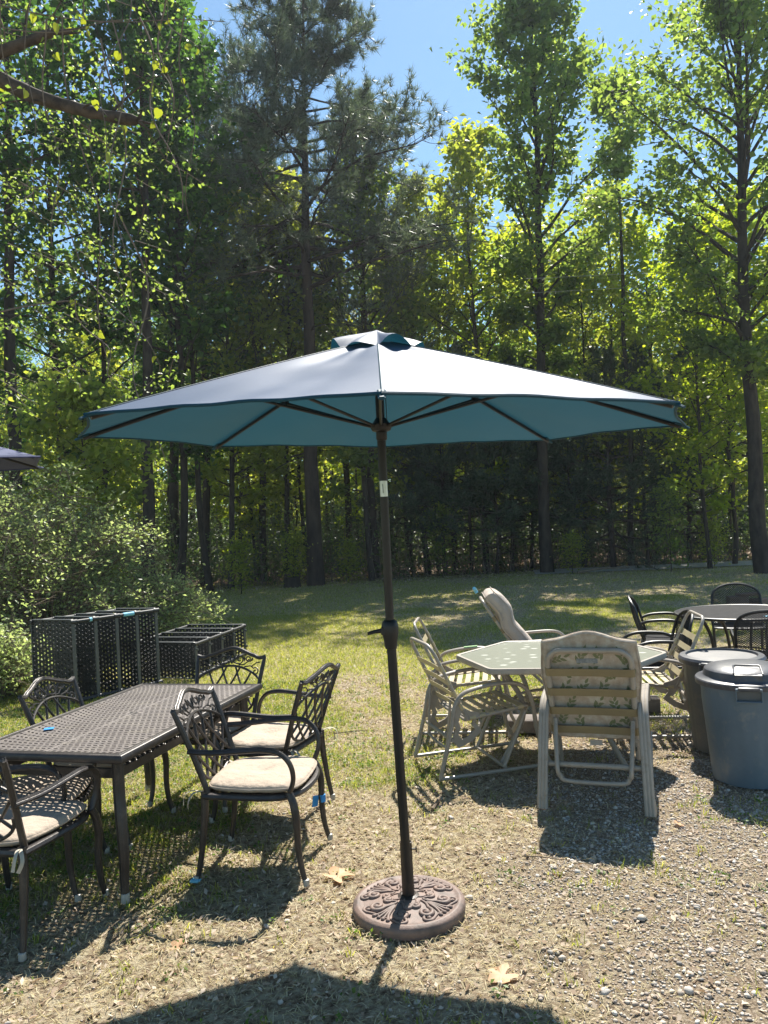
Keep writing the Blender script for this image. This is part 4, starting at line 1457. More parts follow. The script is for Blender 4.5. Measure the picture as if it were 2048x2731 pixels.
def umbrella_base():
    t = thing('umbrella_base', 'round brown cast base with raised scrolls holding the black umbrella pole', 'umbrella base', (0.02, 3.53, 0))
    mb = MB()
    pr = [(0.236, -0.02), (0.252, -0.012), (0.257, 0.010), (0.256, 0.030), (0.249, 0.040), (0.243, 0.0415), (0.240, 0.0445), (0.228, 0.046), (0.222, 0.0415), (0.205, 0.0415)]
    pr += [(r, 0.042 + 0.020 * (1 - (r / 0.205) ** 1.5)) for r in (0.16, 0.12, 0.08, 0.045, 0.02)]
    mb.lathe(pr, 72)
    part('disc', t, mb, 'resin', ang=50)
    def z(x, y):
        r = min((x * x + y * y) ** 0.5, 0.205)
        return 0.042 + 0.020 * (1 - (r / 0.205) ** 1.5)
    sc = MB()
    def lay(p2, r, m):
        out = []
        for (x, y) in p2:
            q = (m @ Vector((x, y, 0)))
            out.append(Vector((q.x, q.y, z(q.x, q.y) + 0.0015)))
        sc.tube(smoothpath(out, 2), np.interp(np.linspace(0, 1, (len(out) - 1) * 2 + 1), [0, 0.25, 0.7, 1], [r * 0.45, r, r * 0.85, r * 0.9]).tolist(), 8)
        e = out[-1]
        sc.lathe([(0.0005, -0.004), (r * 1.35, 0.0), (r * 1.2, r * 0.7), (0.0006, r * 1.15)], 10, e)
    for kq in range(4):
        for sg in (-1, 1):
            m = Matrix.Rotation(kq * pi / 2 + pi / 4 + 0.12, 3, 'Z') @ Matrix.Diagonal((1, sg, 1))
            # big outer scroll, inner curl, small curl
            lay([(0.075, 0.006), (0.105, 0.012), (0.13, 0.03)] + spiral((0.142, 0.068), 0.034, 1.25, -1.6, 16, 0.22), 0.0115, m)
            lay([(0.07, 0.010), (0.08, 0.035)] + spiral((0.078, 0.056), 0.020, 1.1, -0.9, 12, 0.25, 1), 0.0095, m)
            lay([(0.195, 0.012), (0.19, 0.045)] + spiral((0.172, 0.094), 0.026, 1.0, -0.4, 12, 0.25), 0.0080, m)
            lay([(0.10, 0.004), (0.14, 0.010), (0.175, 0.020), (0.203, 0.038)], 0.0075, m)
            lay([(0.10, 0.002), (0.15, 0.004), (0.205, 0.012)], 0.0070, m)
            lay([(0.035, 0.004), (0.055, 0.018), (0.066, 0.034)], 0.004, m)
    part('scrollwork', t, sc, 'resin', ang=60)
    cl = MB()
    cl.lathe([(0.05, 0.052), (0.048, 0.063), (0.034, 0.068), (0.030, 0.066)], 24)
    part('collar', t, cl, 'rusty_black')
    sl = MB()
    n = 24
    sl.lathe([(0.0275, 0.055), (0.0280, 0.06), (0.0275, 0.303), (0.0245, 0.304), (0.0240, 0.28)], n, cap=False)
    part('sleeve', t, sl, 'rusty_black')
    kb = MB()
    kb.tube([(0.026, -0.004, 0.270), (0.044, -0.006, 0.270)], 0.004, 8)
    kb.box((0.046, -0.006, 0.268), (0.006, 0.012, 0.026), bev=0.002)
    part('knob', t, kb, 'black')
umbrella_base()

# ------------------------------------------------------------------ navy umbrella at the left edge
def navy():
    c = Vector((-3.15, 4.45, 0.03))
    t = thing('patio_umbrella', 'navy umbrella whose corner juts in at the left edge', 'umbrella', tuple(c))
    RR = 1.25
    def sp(ti, a, k):
        s = sin(pi * k)
        am = (k - 0.5) * 2 * pi / 6
        r = RR * ti * cos(pi / 6) / cos(am) * (1 - 0.03 * s * ti)
        x, y = r * cos(a), r * sin(a)
        return Vector((x, y, 2.245 - 0.03 * x + 0.03 * y + 0.30 * (1 - ti ** 1.1) - 0.02 * s * ti))
    mb = MB()
    N, G = 48, 10
    a0 = -0.12
    for i in range(G + 1):
        for j in range(N):
            mb.v.append(sp(0.04 + 0.96 * i / G, a0 + 2 * pi * j / N, (j % 8) / 8))
    for i in range(G):
        for j in range(N):
            j2 = (j + 1) % N
            mb.f.append((i * N + j, i * N + j2, (i + 1) * N + j2, (i + 1) * N + j))
    cn = part('canopy', t, mb, 'navy', ang=12)
    hem = MB()
    hem.tube([sp(1, a0 + 2 * pi * j / N, (j % 8) / 8) for j in range(N)], 0.006, 5, closed=True)
    part('hem', cn, hem, 'navy')
    # narrow valance hanging from the rim
    vl = MB()
    for j in range(N):
        p = sp(1, a0 + 2 * pi * j / N, (j % 8) / 8)
        vl.v += [p, p * 0.985 + Vector((0, 0, 0.0)) * 0 + Vector((0, 0, -0.045 + 0.03 * (j % 8 != 0) * sin(pi * (j % 8) / 8)))]
    for j in range(N):
        j2 = (j + 1) % N
        vl.f.append((2 * j, 2 * j2, 2 * j2 + 1, 2 * j + 1))
    pl = MB()
    pl.tube([(0, 0, 0), (0, 0, 2.55)], 0.019, 12)
    part('pole', t, pl, 'black')
    for k in range(6):
        rb = MB()
        a = a0 + 2 * pi * k / 6
        rb.tube([Vector((0, 0, 2.5))] + [sp(f, a, 0) + Vector((0, 0, -0.014)) for f in (0.3, 0.6, 0.97)], 0.008, 6)
        part('rib', t, rb, 'black')
    bs = MB()
    bs.lathe([(0.25, -0.01), (0.25, 0.04), (0.2, 0.06), (0.03, 0.08)], 32)
    thing('umbrella_base', 'round base of the navy umbrella, out at the left', 'umbrella base', tuple(c), me=bs.mesh('umbrella_base', 'resin'))
navy()

# ------------------------------------------------------------------ cast metal armchair
def pillow(w, d, th, z0, nx=22, ny=22, tuft=True, front=1.0, y0=0.0):
    """a soft seat pad: rounded outline, domed top, button dimple"""
    mb = MB()
    def P(u, v, top):
        # squircle mapping
        x = u * (1 - 0.10 * v * v * v * v) * w / 2
        y = v * (1 - 0.16 * u * u * u * u) * d / 2 + y0
        if v < 0:
            x *= 1 - 0.10 * (-v)
        e = (1 - abs(u) ** 6) * (1 - abs(v) ** 6)
        e = max(e, 0) ** 0.45
        h = th / 2 * e
        if tuft and top:
            r2 = (u * 0.9) ** 2 + (v - 0.02) ** 2
            h -= th * 0.42 * math.exp(-r2 * 26) + th * 0.05 * math.exp(-abs(u) * 14) * abs(v) + th * 0.04 * math.exp(-abs(v) * 14) * abs(u)
        h += 0.0018 * sin(u * 17 + v * 9) * e
        return (x, y, z0 + (h if top else -h))
    for top in (True, False):
        o = len(mb.v)
        for j in range(ny + 1):
            for i in range(nx + 1):
                mb.v.append(P(sin((i / nx - 0.5) * pi), sin((j / ny - 0.5) * pi), top))
        for j in range(ny):
            for i in range(nx):
                a = o + j * (nx + 1) + i
                q = (a, a + 1, a + nx + 2, a + nx + 1)
                mb.f.append(q if top else tuple(reversed(q)))
    edge = []
    for k in range(nx):
        edge.append(P(sin((k / nx - 0.5) * pi), -1, True))
    for k in range(ny):
        edge.append(P(1, sin((k / ny - 0.5) * pi), True))
    for k in range(nx):
        edge.append(P(-sin((k / nx - 0.5) * pi), 1, True))
    for k in range(ny):
        edge.append(P(-1, -sin((k / ny - 0.5) * pi), True))
    return mb, edge

def back_pt(u, h):
    """chair back plane: u across, h up from the seat; leans back and hugs the sitter"""
    return Vector((u, -0.235 - 0.30 * h - 0.12 * h * h + 0.35 * u * u, 0.44 + h * 0.955))

def ribbed(mb, pts, r, n=10):
    """cast bar with three raised flutes along it"""
    mb.tube(pts, r, n, flat=0.85)

def cast_chair():
    t = thing('cast_armchair', '', 'chair')
    fr = MB()
    for s in (-1, 1):
        pts = [back_pt(s * (0.232 + 0.038 * (h / 0.44) ** 1.3), h) for h in (0.0, 0.1, 0.2, 0.3, 0.38, 0.44)]
        fr.tube(pts, [0.0145] * 5 + [0.012], 8, up=(0, 1, 0), flat=1.1)
    def rail_h(u):
        k = abs(u) / 0.270
        return 0.440 - 0.012 * sin(pi * min(1, (1 - k) * 3.2)) * (k > 0.69) + 0.052 * (0.5 + 0.5 * cos(pi * min(1, k / 0.78)))
    us = [(-0.272 + 0.544 * i / 32) for i in range(33)]
    fr.tube([back_pt(u, rail_h(u)) for u in us], 0.0155, 10, flat=0.8)
    for off in (-0.007, 0.007):
        fr.tube([back_pt(u, rail_h(u)) + Vector((0, off, 0.0105)) for u in us], 0.004, 5)
    part('back_frame', t, fr, 'bronze')
    la = MB()
    arch = [(-0.243, 0.285)] + [(-0.243 + 0.486 * i / 16, 0.285 + 0.085 * max(0, sin(pi * i / 16)) ** 0.8) for i in range(1, 16)] + [(0.243, 0.285)]
    la.tube([back_pt(*p) for p in arch], 0.0085, 7)
    vee = []
    for i in range(21):
        a = pi * i / 20
        vee.append((-0.222 * cos(a), 0.155 - 0.135 * max(0, sin(a)) ** 0.85))
    la.tube([back_pt(*p) for p in vee], 0.0085, 7)
    def inside(u, h):
        if abs(u) > 0.238:
            return False
        top = 0.285 + 0.085 * max(0, sin(pi * (u + 0.243) / 0.486)) ** 0.8
        k = min(1, abs(u) / 0.222)
        bot = 0.155 - 0.135 * max(0, (1 - k * k)) ** 0.42
        return bot - 0.004 < h < top + 0.004
    for sg in (-1, 1):
        for c in (-0.33, -0.22, -0.11, 0.0, 0.11, 0.22):
            seg = []
            for i in range(41):
                h = -0.02 + 0.42 * i / 40
                u = sg * (c + 0.30 * max(0, h / 0.38) ** 0.85) + sg * 0.03 * sin(pi * h / 0.38)
                if inside(u, h):
                    seg.append(back_pt(u, h) + Vector((0, 0.002 * sg, 0)))
            if len(seg) > 3:
                la.tube(seg[::3] + [seg[-1]], 0.0078, 6)
    part('back_lattice', t, la, 'bronze')
    sc = MB()
    for s in (-1, 1):
        def q(lst):
            return [back_pt(s * a, b) for a, b in lst]
        sc.tube(q([(0.015, 0.395), (0.045, 0.385)] + spiral((0.062, 0.415), 0.032, 1.2, -1.9, 14, 0.25)), 0.0048, 6)
        sc.tube(q([(0.06, 0.378), (0.10, 0.378), (0.13, 0.40)] + spiral((0.128, 0.418), 0.022, 1.1, -0.6, 12, 0.3)), 0.0048, 6)
        sc.tube(q([(0.11, 0.365), (0.16, 0.372), (0.19, 0.355)] + spiral((0.205, 0.335), 0.028, 1.1, 1.8, 12, 0.25, -1)), 0.0048, 6)
        sc.tube(q([(0.17, 0.37), (0.205, 0.395), (0.235, 0.40)]), 0.0045, 6)
        for (a, b, c_, d) in ((0.02, 0.41, 0.05, 0.455), (0.1, 0.40, 0.09, 0.44), (0.15, 0.40, 0.17, 0.43), (0.0, 0.385, 0.02, 0.445)):
            sc.tube(q([(a, b), ((a + c_) / 2 + 0.006, (b + d) / 2), (c_, d)]), [0.003, 0.008, 0.003], 6)
    part('scrollwork', t, sc, 'bronze')
    # seat: ring, woven slats
    st = MB()
    ring = [(-0.235, -0.235), (-0.25, -0.1), (-0.265, 0.1), (-0.24, 0.20), (-0.15, 0.255), (0, 0.275), (0.15, 0.255), (0.24, 0.20), (0.265, 0.1), (0.25, -0.1), (0.235, -0.235)]
    st.tube(smoothpath([(a, b, 0.425) for a, b in ring], 4), 0.021, 8, up=(0, 0, 1), flat=0.85)
    st.tube([(-0.235, -0.235, 0.425), (0.235, -0.235, 0.425)], 0.019, 8)
    part('seat_frame', t, st, 'bronze')
    sl = MB()
    for i in range(9):
        x = -0.2 + 0.05 * i
        yl = 0.262 - 0.9 * x * x * 1.0
        sl.box((x, (yl - 0.235) / 2, 0.424), (0.024, yl + 0.235, 0.008))
    for i in range(9):
        y = -0.2 + 0.05 * i
        sl.box((0, y, 0.4305), (0.48, 0.016, 0.006))
    part('seat_slats', t, sl, 'bronze')
    ar = []
    for s in (-1, 1):
        a = MB()
        p = [(s * 0.256, -0.298, 0.655), (s * 0.285, -0.16, 0.655), (s * 0.300, 0.0, 0.668), (s * 0.302, 0.10, 0.672), (s * 0.300, 0.185, 0.655), (s * 0.292, 0.235, 0.60), (s * 0.278, 0.245, 0.52), (s * 0.262, 0.215, 0.44)]
        path = smoothpath(p, 5)
        a.tube(path, 0.0175, 10, flat=0.72)
        for off in (-0.0075, 0.0, 0.0075):
            a.tube([q + Vector((off, 0, 0.0115 if q.z > 0.62 else 0.008)) for q in path[:26]], 0.0036, 5)
        part('armrest', t, a, 'bronze')
    for s in (-1, 1):
        for f in (0, 1):
            g = MB()
            if f:
                p = [(s * 0.262, 0.215, 0.45), (s * 0.272, 0.238, 0.40), (s * 0.276, 0.250, 0.32), (s * 0.268, 0.250, 0.20), (s * 0.268, 0.262, 0.09), (s * 0.276, 0.285, 0.0)]
            else:
                p = [(s * 0.232, -0.235, 0.45), (s * 0.236, -0.235, 0.36), (s * 0.240, -0.245, 0.25), (s * 0.245, -0.262, 0.12), (s * 0.252, -0.285, 0.0)]
            path = smoothpath(p, 4)
            rr = np.interp(np.linspace(0, 1, len(path)), [0, 0.3, 1], [0.019, 0.020, 0.0125]).tolist()
            g.tube(path, rr, 9)
            for aa in (0.6, 2.5, -0.6):
                g.tube([q + Vector((cos(aa) * r_ * 0.86, sin(aa) * r_ * 0.86, 0)) for q, r_ in zip(path, rr)], 0.0042, 4)
            lg = part('leg', t, g, 'bronze')
            ft = MB()
            e = path[-1]
            ft.lathe([(0.0150, 0.0), (0.0165, 0.004), (0.0160, 0.030), (0.0130, 0.032)], 12, (e.x, e.y, 0.0))
            part('foot_cap', lg, ft, 'foot')
    pm, edge = pillow(0.52, 0.51, 0.062, 0.462, y0=0.01)
    cu = part('seat_cushion', t, pm, 'cushion')
    pp = MB()
    pp.tube(edge, 0.0055, 6, closed=True)
    part('piping', cu, pp, 'cushion')
    bt = MB()
    bt.lathe([(0.001, 0.0), (0.010, 0.001), (0.009, 0.004), (0.001, 0.006)], 10, (0, 0.015, 0.464))
    part('button', cu, bt, 'cushion')
    for s in (-1, 1):
        ti = MB()
        b = Vector((s * 0.235, -0.25, 0.45))
        ti.tube(smoothpath([b, b + Vector((s * 0.03, -0.03, 0.0)), b + Vector((s * 0.05, -0.05, -0.035)), b + Vector((s * 0.035, -0.06, -0.075))], 4), 0.009, 5, flat=0.2)
        ti.tube(smoothpath([b, b + Vector((s * 0.02, -0.04, 0.01)), b + Vector((s * 0.035, -0.075, -0.01)), b + Vector((s * 0.03, -0.085, -0.06))], 4), 0.008, 5, flat=0.2)
        part('cushion_tie', cu, ti, 'tie')
    return t

def place(root, x, y, head, label, first, group):
    rz = radians(head - 90)
    if first:
        root.location = (x, y, 0)
        root.rotation_euler = (0, 0, rz)
        root['label'] = label
        root['group'] = group
        return root
    return dup(root, (x, y, 0), rz, label, group=group)

CC = cast_chair()
GR = 'cast metal armchairs round the long table'
chA = place(CC, -0.72, 4.12, -8, 'dark cast armchair nearest the umbrella, facing right, blue tape on its leg', True, GR)
chB = place(CC, -0.78, 4.86, 160, 'dark cast armchair behind the taped one, facing left toward the table', False, GR)
chC = place(CC, -1.27, 5.22, -108, 'dark cast armchair at the far end of the long table, facing the camera', False, GR)
chD = place(CC, -1.76, 4.68, -10, 'dark cast armchair across the long table, its lattice back before the black shelving', False, GR)
chE = place(CC, -1.90, 4.02, 6, 'dark cast armchair cut by the left edge beside the long table, between two others', False, GR)
chF = place(CC, -1.80, 3.60, 77, 'dark cast armchair in the lower left corner at the near table end', False, GR)

def tape_tag(parent, loc, flag=True, m='tape', ax=0.018):
    mb = MB()
    mb.tube([Vector(loc) + Vector((0, 0, -0.02)), Vector(loc) + Vector((0, 0, 0.02))], ax, 8)
    if flag:
        x, y, z = loc
        mb.add([(x + 0.004, y - ax, z + 0.018), (x + 0.008, y - ax - 0.035, z + 0.014), (x + 0.002, y - ax - 0.045, z - 0.052), (x, y - ax - 0.012, z - 0.045)], [(0, 1, 2, 3)])
        mb.add([(x + 0.006, y - ax, z + 0.018), (x + 0.010, y - ax - 0.035, z + 0.014), (x + 0.004, y - ax - 0.045, z - 0.052), (x + 0.002, y - ax - 0.012, z - 0.045)], [(3, 2, 1, 0)])
    return part('tape_tag', parent, mb, m)
# chair A, far front leg (its left): tape a third of the way up
o = tape_tag(chA, (-0.268, 0.256, 0.235))
o.rotation_euler = (0, 0, 0)
mb = MB()
mb.box((0.262, -0.292, 0.012), (0.04, 0.05, 0.018), bev=0.006)
part('tape_wrap', chA, mb, 'tape_teal')

# ------------------------------------------------------------------ long cast table
def long_table():
    c, hd = (-1.536, 4.546), 75.2
    W2, L2 = 0.462, 0.812
    t = thing('dining_table', 'long bronze cast metal table with a woven lattice top on the left', 'table', (c[0], c[1], 0), radians(hd - 90))
    mb = MB()
    iw, il = W2 - 0.052, L2 - 0.052
    NX, NY = 23, 44
    zt, zb = 0.720, 0.712
    def warp(x, y):
        k = (1 - (y / il) ** 2)
        if x < 0:
            yy = y + 0.16 * k * (x / iw) ** 2
        else:
            yy = y
        return (x, max(-il, min(il, yy)))
    dx, dy = 2 * iw / NX, 2 * il / NY
    def quad4(pts, hole):
        o = len(mb.v)
        for (x, y) in pts + hole:
            mb.v.append((*warp(x, y), zt))
        for (x, y) in pts + hole:
            mb.v.append((*warp(x, y), zb))
        for i in range(4):
            j = (i + 1) % 4
            mb.f.append((o + i, o + j, o + 4 + j, o + 4 + i))
            mb.f.append((o + 8 + j, o + 8 + i, o + 12 + i, o + 12 + j))
            mb.f.append((o + 4 + i, o + 4 + j, o + 12 + j, o + 12 + i))
    for j in range(NY):
        y0 = -il + j * dy
        sh = 0.5 * dx * (j % 2)
        for i in range(-1, NX + 1):
            x0 = -iw + i * dx + sh
            x1 = x0 + dx
            a, b = max(-iw, x0), min(iw, x1)
            if b - a < 1e-5:
                continue
            cx, cy = (x0 + x1) / 2, y0 + dy / 2
            near_c = abs(cx) < 0.045 and abs(cy) < 0.05
            if b - a < dx * 0.98 or near_c or (abs(cy) < dy * 0.5):
                o = len(mb.v)
                for zz in (zt, zb):
                    for (x, y) in ((a, y0), (b, y0), (b, y0 + dy), (a, y0 + dy)):
                        mb.v.append((*warp(x, y), zz))
                mb.f.append((o, o + 1, o + 2, o + 3))
                mb.f.append((o + 7, o + 6, o + 5, o + 4))
                continue
            hw, hh, sk = dx * 0.33, dy * 0.19, 0.004 * (1 if j % 2 else -1)
            quad4([(x0, y0), (x1, y0), (x1, y0 + dy), (x0, y0 + dy)],
                  [(cx - hw + sk, cy - hh), (cx + hw + sk, cy - hh), (cx + hw - sk, cy + hh), (cx - hw - sk, cy + hh)])
    top = part('tabletop', t, mb, 'bronze_top', smooth=False)
    rb = MB()
    # flutes along the strands and the raised seams
    for j in range(NY + 1):
        y = -il + j * dy
        pts = [Vector((*warp(-iw + 2 * iw * i / 24, y), zt)) for i in range(25)]
        rb.tube(pts, 0.0034, 4, cap=False, flat=0.45)
    rb.tube([(0, -il, zt), (0, il, zt)], 0.006, 6, flat=0.7)
    part('strands', t, rb, 'bronze_top')
    ho = MB()
    ho.lathe([(0.030, 0.711), (0.030, 0.7235), (0.024, 0.7235), (0.024, 0.716)], 24, cap=False)
    part('umbrella_hole_ring', t, ho, 'bronze_top')
    hd_ = MB()
    hd_.lathe([(0.0235, 0.7215), (0.001, 0.7218)], 20, cap=False)
    part('hole_plug', t, hd_, 'black')
    # rim: moulded profile swept round the rectangle
    rm = MB()
    prof = [(-0.054, 0.715), (-0.052, 0.7225), (-0.034, 0.7255), (-0.030, 0.7225), (-0.026, 0.7260), (-0.015, 0.7245), (-0.010, 0.7215), (-0.006, 0.7225), (0.0, 0.714), (0.002, 0.700), (-0.002, 0.690), (-0.010, 0.684), (-0.030, 0.688), (-0.052, 0.708)]
    cor = [(-1, -1), (1, -1), (1, 1), (-1, 1)]
    n = len(prof)
    for (sx, sy) in cor:
        for (d, z) in prof:
            rm.v.append((sx * (W2 + d), sy * (L2 + d), z))
    for k in range(4):
        for i in range(n):
            a, b = k * n + i, k * n + (i + 1) % n
            a2, b2 = ((k + 1) % 4) * n + i, ((k + 1) % 4) * n + (i + 1) % n
            rm.f.append((a, a2, b2, b))
    part('rim', t, rm, 'bronze', smooth=True, ang=30)
    ap = MB()
    for s in (-1, 1):
        ap.box((s * (W2 - 0.11), 0, 0.600), (0.016, 2 * L2 - 0.30, 0.050), bev=0.004)
        for i in range(34):
            ap.box((s * (W2 - 0.11) , -L2 + 0.17 + i * 0.0455, 0.628), (0.026, 0.018, 0.012), bev=0.004)
        ap.box((0, s * (L2 - 0.13), 0.600), (2 * W2 - 0.26, 0.016, 0.050), bev=0.004)
    part('apron', t, ap, 'bronze')
    for sx in (-1, 1):
        for sy in (-1, 1):
            g = MB()
            bx, by = sx * (W2 - 0.095), sy * (L2 - 0.105)
            p = [(bx, by, 0.705), (bx, by, 0.62), (bx + sx * 0.004, by + sy * 0.004, 0.50), (bx + sx * 0.02, by + sy * 0.02, 0.38), (bx + sx * 0.032, by + sy * 0.03, 0.22), (bx + sx * 0.026, by + sy * 0.026, 0.10), (bx + sx * 0.03, by + sy * 0.03, 0.0)]
            path = smoothpath(p, 4)
            rr = np.interp(np.linspace(0, 1, len(path)), [0, 0.5, 1], [0.027, 0.027, 0.016]).tolist()
            g.tube(path, rr, 10)
            for q in range(8):
                aa = q * pi / 4
                g.tube([w + Vector((cos(aa) * r_ * 0.92, sin(aa) * r_ * 0.92, 0)) for w, r_ in zip(path, rr)], 0.0048, 4)
            br = MB()
            lg = part('leg', t, g, 'bronze')
            f = MB()
            f.lathe([(0.020, 0.0), (0.022, 0.005), (0.020, 0.042), (0.017, 0.045)], 14, (path[-1].x, path[-1].y, 0))
            part('foot_cap', lg, f, 'foot')
    tp = MB()
    tp.box((-W2 + 0.185, -0.385, 0.7285), (0.05, 0.045, 0.002), rz=0.5)
    part('tape_patch', t, tp, 'tape')
long_table()

# ------------------------------------------------------------------ perforated shelving lying on its side
def perf_panel(w, h, nx, ny, th=0.022):
    """moulded shelf standing on edge: X across, Z up, hexagonal holes through a thin web, deeper edge"""
    mb = MB()
    dx, dz = w / nx, h / ny
    for j in range(ny):
        for i in range(nx):
            x0, z0 = -w + i * dx, j * dz
            cx, cz = x0 + dx / 2, z0 + dz / 2 + (0.18 if i % 2 else -0.18) * dz
            r = min(dx, dz) * (0.33 if (i + j) % 3 else 0.25)
            hex_ = [(cx + r * cos(a), cz + r * sin(a)) for a in [pi / 4 + q * pi / 4 for q in range(8)]]
            sq = [(x0 + dx, z0 + dz), (x0 + dx / 2, z0 + dz), (x0, z0 + dz), (x0, z0 + dz / 2), (x0, z0), (x0 + dx / 2, z0), (x0 + dx, z0), (x0 + dx, z0 + dz / 2)]
            for y, fl in ((0, False), (0.005, True)):
                o = len(mb.v)
                mb.v += [(a, y, b) for a, b in sq] + [(a, y, b) for a, b in hex_]
                for q in range(8):
                    q2 = (q + 1) % 8
                    f = (o + q, o + q2, o + 8 + q2, o + 8 + q)
                    mb.f.append(f if fl else tuple(reversed(f)))
            o = len(mb.v)
            mb.v += [(a, 0, b) for a, b in hex_] + [(a, 0.005, b) for a, b in hex_]
            for q in range(8):
                q2 = (q + 1) % 8
                mb.f.append((o + q, o + q2, o + 8 + q2, o + 8 + q))
    return mb

def shelving(label, loc, rot_panel, step_dir, step, w, h, n, nx, ny, studs=False):
    t = thing('shelving_unit', label, 'shelving unit', loc, 0)
    pm = perf_panel(w, h, nx, ny).mesh('shelf', 'shelf', smooth=False)
    ed = MB()
    ed.box((0.004, 0.012, h / 2), (0.016, 0.045, h), bev=0.005)
    ed.box((-w - 0.004, 0.012, h / 2), (0.016, 0.045, h), bev=0.005)
    ed.box((-w / 2, 0.012, h + 0.003), (w - 0.012, 0.042, 0.012), bev=0.004)
    ed.box((-w / 2, 0.012, 0.006), (w - 0.012, 0.042, 0.012), bev=0.004)
    em = ed.mesh('edge', 'shelf_edge' )
    sd_ = Vector((cos(step_dir), sin(step_dir), 0))
    for k in range(n):
        s = link('shelf', pm, t, tuple(sd_ * step * k), (0, 0, rot_panel))
        link('edge', em, s)
    # round posts joining the corners
    px = Vector((cos(rot_panel), sin(rot_panel), 0))
    for (u, z) in ((0.0, h - 0.02), (-w, h - 0.02), (0.0, 0.03), (-w, 0.03)):
        p = MB()
        a = px * u + Vector((0, 0, z))
        p.tube([a + sd_ * 0.02, a + sd_ * (step * (n - 1) + 0.01)], 0.020, 12)
        for k in range(n):
            p.tube([a + sd_ * (step * k - 0.018), a + sd_ * (step * k + 0.05)], 0.026, 12)
        part('post', t, p, 'shelf')
    if studs:
        for k in range(n):
            for z in (0.14, 0.36):
                q = MB()
                b = sd_ * step * k + Vector((0, 0, z))
                q.tube([b + px * 0.0, b + px * 0.035], 0.010, 8)
                q.tube([b + px * 0.030, b + px * 0.045], 0.016, 8)
                part('stud', t, q, 'shelf_edge')
    return t
s1 = shelving('taller black perforated shelving unit lying on its side in front of the big bush', (-3.42, 8.30, 0), radians(-24), radians(52), 0.262, 0.60, 0.90, 5, 12, 18)
mb = MB()
px1 = Vector((cos(radians(52)), sin(radians(52)), 0))
for k, l in ((0.20, 0.03), (0.62, 0.14)):
    mb.tube([px1 * k + Vector((0, 0, 0.881)), px1 * (k + l) + Vector((0, 0, 0.881))], 0.0225, 12)
part('tape_band', s1, mb, 'tape_teal')
s2 = shelving('lower black perforated shelving unit lying beside the taller one', (-2.38, 9.36, 0), radians(-21), radians(79), 0.40, 0.95, 0.44, 5, 19, 9, studs=True)

# ------------------------------------------------------------------ strap chair
def rrect(w, h, r, n=5):
    out = []
    for (cx, cy, a) in ((w / 2 - r, h - r, 0), (-w / 2 + r, h - r, pi / 2)):
        for i in range(n + 1):
            aa = a + pi / 2 * i / n
            out.append((cx + r * cos(aa), cy + r * sin(aa)))
    return out

def strap(mb, a, b, w, wd, r=0.012):
    """flat vinyl strap from tube a to tube b, wrapped round each"""
    a, b, wd = Vector(a), Vector(b), Vector(wd).normalized()
    d = (b - a).normalized()
    nn = d.cross(wd).normalized()
    h = w / 2
    sag = 0.006
    rows = []
    for k in range(9):
        f = k / 8
        p = a.lerp(b, f) + nn * (r + 0.001) - nn * sag * sin(pi * f)
        rows.append(p)
    for sh in (0.0, 0.0022):
        pass
    o = len(mb.v)
    for p in rows:
        mb.v += [p - wd * h, p + wd * h, p + wd * h + nn * 0.0022, p - wd * h + nn * 0.0022]
    for k in range(8):
        for q in range(4):
            q2 = (q + 1) % 4
            mb.f.append((o + k * 4 + q, o + k * 4 + q2, o + (k + 1) * 4 + q2, o + (k + 1) * 4 + q))
    for e in (a, b):
        mb.tube([e - wd * h, e + wd * h], r + 0.0028, 10)

